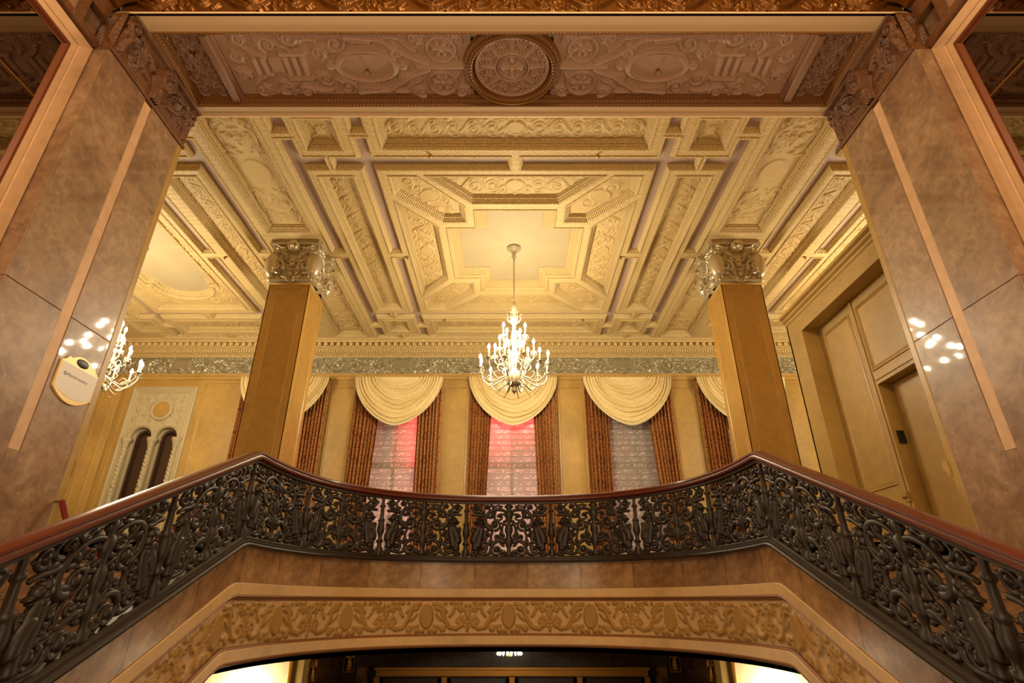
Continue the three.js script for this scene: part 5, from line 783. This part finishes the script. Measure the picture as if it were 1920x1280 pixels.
// ================================================================== SIGN on the left pier
{
  const W = 0.52, s = thing('restroom_sign', 'white wall sign reading Restrooms in a gold frame on the left marble pier', 'sign', [-4.748, 2.185, 5.61]); s.scale.set(1, 0.77, 1.06);
  const outline = (k) => { const sh = new THREE.Shape(), w = W / 2 - k, t = 0.21 - k, b = -0.27 + k; sh.moveTo(-w, -0.2 + k * 0.5); sh.lineTo(-w, t - 0.03); sh.quadraticCurveTo(-w + 0.06, t, -w + 0.07, t + 0.05); sh.quadraticCurveTo(-0.15, t + 0.04, -0.12, t + 0.07); sh.quadraticCurveTo(0, t + 0.17, 0.12, t + 0.07); sh.quadraticCurveTo(0.15, t + 0.04, w - 0.07, t + 0.05); sh.quadraticCurveTo(w - 0.06, t, w, t - 0.03); sh.lineTo(w, -0.2 + k * 0.5); sh.quadraticCurveTo(w * 0.5, b - 0.08, 0, b - 0.08); sh.quadraticCurveTo(-w * 0.5, b - 0.08, -w, -0.2 + k * 0.5); return sh; };
  const wall = g => { g.rotateY(Math.PI / 2); return g; };
  part('gold_frame', wall(new THREE.ExtrudeGeometry(outline(0), { depth: 0.012, bevelEnabled: true, bevelSize: 0.004, bevelThickness: 0.006, bevelSegments: 2, curveSegments: 16 })), std(0xe8c47c, { roughness: 0.35, metalness: 0.15 }), s);
  const fs = new THREE.Shape(), w = 0.25; fs.moveTo(-w, -0.19); fs.lineTo(-w, 0.16); fs.lineTo(w, 0.16); fs.lineTo(w, -0.19); fs.quadraticCurveTo(0, -0.37, -w, -0.19);
  const cv = document.createElement('canvas'); cv.width = 512; cv.height = 512; const g = cv.getContext('2d'); g.fillStyle = '#e9e1d8'; g.fillRect(0, 0, 512, 512); g.fillStyle = '#26221e'; g.font = 'bold 62px sans-serif'; g.fillText('Restrooms', 118, 262, 275); g.beginPath(); g.arc(86, 240, 25, 0, 7); g.fill(); g.fillStyle = '#e9e1d8'; g.beginPath(); g.moveTo(86, 222); g.lineTo(102, 240); g.lineTo(91, 240); g.lineTo(91, 257); g.lineTo(81, 257); g.lineTo(81, 240); g.lineTo(70, 240); g.closePath(); g.fill();
  const ct = new THREE.CanvasTexture(cv); ct.colorSpace = THREE.SRGBColorSpace;
  const fg = new THREE.ExtrudeGeometry(fs, { depth: 0.012, bevelEnabled: false, curveSegments: 14 }), p = fg.attributes.position, uv = fg.attributes.uv; for (let i = 0; i < p.count; i++) uv.setXY(i, p.getX(i) / 0.52 + 0.5, p.getY(i) / 0.52 + 0.5);
  part('white_face', wall(fg.translate(0, 0, 0.009)), std(0xffffff, { map: ct, roughness: 0.45 }), s);
  const ov = lathe([[0, 0.012], [0.075, 0.01], [0.085, 0]], 28); ov.rotateX(Math.PI / 2); ov.scale(1, 0.72, 1); ov.translate(0.0, 0.245, 0.018); part('dark_oval', wall(ov), M.black, s, 'dark oval boss at the top');
}
// ================================================================== VELVET ROPE across the head of the left stair
{
  const c = thing('velvet_rope', 'dark red velvet rope hung across the top of the left stair from the marble pier', 'rope');
  const A = V(-4.68, 0.95, 5.9), B = V(-2.98, 0.98, 5.75), P = []; for (let k = 0; k <= 12; k++) { const t = k / 12; P.push(A.clone().lerp(B, t).add(new THREE.Vector3(0, -0.55 * Math.sin(Math.PI * Math.pow(t, 0.8)), 0))); }
  part('rope', curveTube(P, 0.028, 60, 9), M.velvet, c);
  for (const [p, x] of [[A, -4.748], [B, -2.9]]) part('brass_hook', [rod(p, V(x, p.y, x < -4 ? 5.9 : 5.75), 0.012), new THREE.SphereGeometry(0.022, 12, 8).translate(p.x, p.y, p.z)], M.brass, c);
}
// ================================================================== SPRINKLER HEADS
{
  const g1 = lathe([[0.0, 0.02], [0.045, 0.015], [0.045, 0], [0.015, -0.005], [0.013, -0.035], [0.03, -0.04], [0.03, -0.048], [0, -0.05]], 12);
  const add = (x, y, d, label, grp) => { const s = thing('sprinkler_head', label, 'sprinkler', [x, y, d], grp); part('escutcheon', g1, M.brass, s); part('deflector', lathe([[0, -0.05], [0.01, -0.052], [0.01, -0.075], [0.028, -0.08], [0.028, -0.084], [0, -0.086]], 10), M.silver, s); };
  add(-4.3, PB + 0.12, 5.05, 'sprinkler head in the left end panel of the carved beam', 'beam sprinklers'); add(-2.0, PB + 0.105, 5.3, 'sprinkler head in the left half of the carved beam soffit', 'beam sprinklers'); add(2.02, PB + 0.105, 5.3, 'sprinkler head in the right half of the carved beam soffit', 'beam sprinklers');
  const S = [[-1.62, 8.3, 'on the front rib of the gallery ceiling, left of centre'], [1.7, 8.3, 'on the front rib of the gallery ceiling, right of centre'], [-2.68, 11.85, 'beside the left lavender channel, level with the chandelier canopy'], [2.78, 11.85, 'beside the right lavender channel, level with the chandelier canopy'], [-2.1, 15.3, 'on the far rib of the gallery ceiling, left of the chandelier'], [2.2, 15.3, 'on the far rib of the gallery ceiling, right of the chandelier'], [-7.35, 11.85, 'on the rib of the left ceiling bay, beyond the left column'], [7.5, 11.85, 'on the rib of the right ceiling bay, beyond the right column'], [-10.1, 11.78, 'in the pale oval of the left ceiling bay']];
  for (const [x, d, t] of S) add(x, x < -10 ? 8.25 : HC + 0.0, d, 'small sprinkler head ' + t, 'gallery ceiling sprinklers');
}
// ================================================================== LOWER LOBBY under the arch
{
  for (const s of [-1, 1]) {
    const n = s < 0 ? 'left' : 'right', q = thing('wall_sconce', `brass wall lamp lighting the lower wall under the ${n} end of the arch`, 'wall lamp', [s * 4.12, -1.42, 9.98], 'lower lobby wall lamps');
    part('backplate', lathe([[0, 0.03], [0.06, 0.025], [0.075, 0]], 18).rotateX(Math.PI / 2), M.brass, q); part('arm', curveTube([new THREE.Vector3(0, 0, 0), new THREE.Vector3(0, -0.06, 0.1), new THREE.Vector3(0, -0.02, 0.2), new THREE.Vector3(0, 0.04, 0.22)], 0.014, 18, 7), M.brass, q);
    const b = part('bulb', lathe([[0, 0], [0.02, 0.01], [0.045, 0.06], [0.035, 0.11], [0, 0.13]], 14), new THREE.MeshStandardMaterial({ color: 0xffffff, emissive: new THREE.Color().setRGB(1, 0.8, 0.5), emissiveIntensity: GLOW.sconce }), q); b.position.set(0, 0.05, 0.22);
    const l = bulbLight(q, 0, 0.12, 0.22, LIGHT.sconce, 4); l.color.setRGB(1, 0.84, 0.58);
    const r = new Relief(0.2, 0.34, 0.008); r.scroll(0.1, 0.26, 0.06, 0, 1, 1.4, 0.016, 0.06); r.leaf(0.1, 0.2, -1.6, 0.17, 0.03, 0.07, 0.3); r.stamp(0.1, 0.12, 0.05, 0.08); r.mirrorX();
    const g = thing('gilt_bracket', `gilded carved bracket on the pilaster under the ${n} end of the arch`, 'bracket', [s * 3.12, -1.0, 12.19]); part('carving', r.geo((u, v, h) => new THREE.Vector3(u - 0.1, v - 0.2, h)), M.gild, g); part('block', box(-0.09, 0.09, -0.19, 0.14, 0, 0.01, 0.004), M.lowMarble, g);
    const g2 = thing('gilt_bracket', `gilded carved bracket at the marble corner under the ${n} end of the arch`, 'bracket', [s * 3.25, -0.98, 10.29]); part('carving', r.geo((u, v, h) => new THREE.Vector3((u - 0.1) * 0.6, v - 0.2, h * 0.7)), M.gild, g2); part('block', box(-0.05, 0.05, -0.19, 0.14, 0, 0.01, 0.004), M.lowMarble, g2); g2.position.x = s * 3.2;
  }
  const c = thing('crystal_ceiling_light', 'small round crystal ceiling light glowing under the centre of the arch', 'ceiling light', [-0.04, -0.68, 10.0]);
  part('rim', lathe([[0, 0.12], [0.2, 0.12], [0.21, 0.09], [0.19, 0.06]], 28), M.brass, c);
  const gl = new THREE.MeshStandardMaterial({ color: 0xffffff, emissive: new THREE.Color().setRGB(1, 0.88, 0.68), emissiveIntensity: 9 });
  for (const [n, R, y, k] of [['upper_crystals', 0.16, 0.022, 16], ['lower_crystals', 0.19, -0.05, 18]]) part(n, Array.from({ length: k }, (_, j) => { const g = new THREE.OctahedronGeometry(0.024); g.scale(0.9, 1.0, 0.9); return g.translate(R * Math.cos(j * 2 * Math.PI / k), y, R * Math.sin(j * 2 * Math.PI / k)); }), gl, c);
  part('stem', lathe([[0.012, 0.1], [0.012, -0.08], [0.03, -0.09], [0, -0.1]], 10), M.brass, c);
  const l = new THREE.PointLight(WARM, LIGHT.lobby); l.position.set(0, -0.03, 0); l.castShadow = true; l.shadow.radius = 5; c.add(l);
  const d = thing('entrance_doors', 'gilded header and glazed doors in the dark marble lower lobby wall', 'doors', [0, -4.2, 13.37]);
  part('door_header', [box(-2.85, 2.85, 2.8, 2.95, 0, 0.08, 0.02), box(-2.88, 2.88, 2.92, 2.98, -0.03, 0.08, 0.012)], M.gild, d, 'gilded door header');
  for (const x of [-2.82, -1.41, 0, 1.41, 2.82]) part('jamb', box(x - 0.06, x + 0.06, 0, 2.8, 0, 0.08, 0.01), M.gild, d);
  for (let k = 0; k < 4; k++) { const x = -2.115 + k * 1.41, dr = part('door_leaf', [box(x - 0.645, x - 0.56, 0.02, 2.78, 0.01, 0.06, 0.01), box(x + 0.56, x + 0.645, 0.02, 2.78, 0.01, 0.06, 0.01), box(x - 0.645, x + 0.645, 2.66, 2.78, 0.01, 0.06, 0.01), box(x - 0.645, x + 0.645, 0.02, 0.3, 0.01, 0.06, 0.01)], M.darkWood, d); part('glass', box(x - 0.56, x + 0.56, 0.3, 2.66, 0.03, 0.04), M.mirror, dr); }
}
renderer.render(scene, camera);
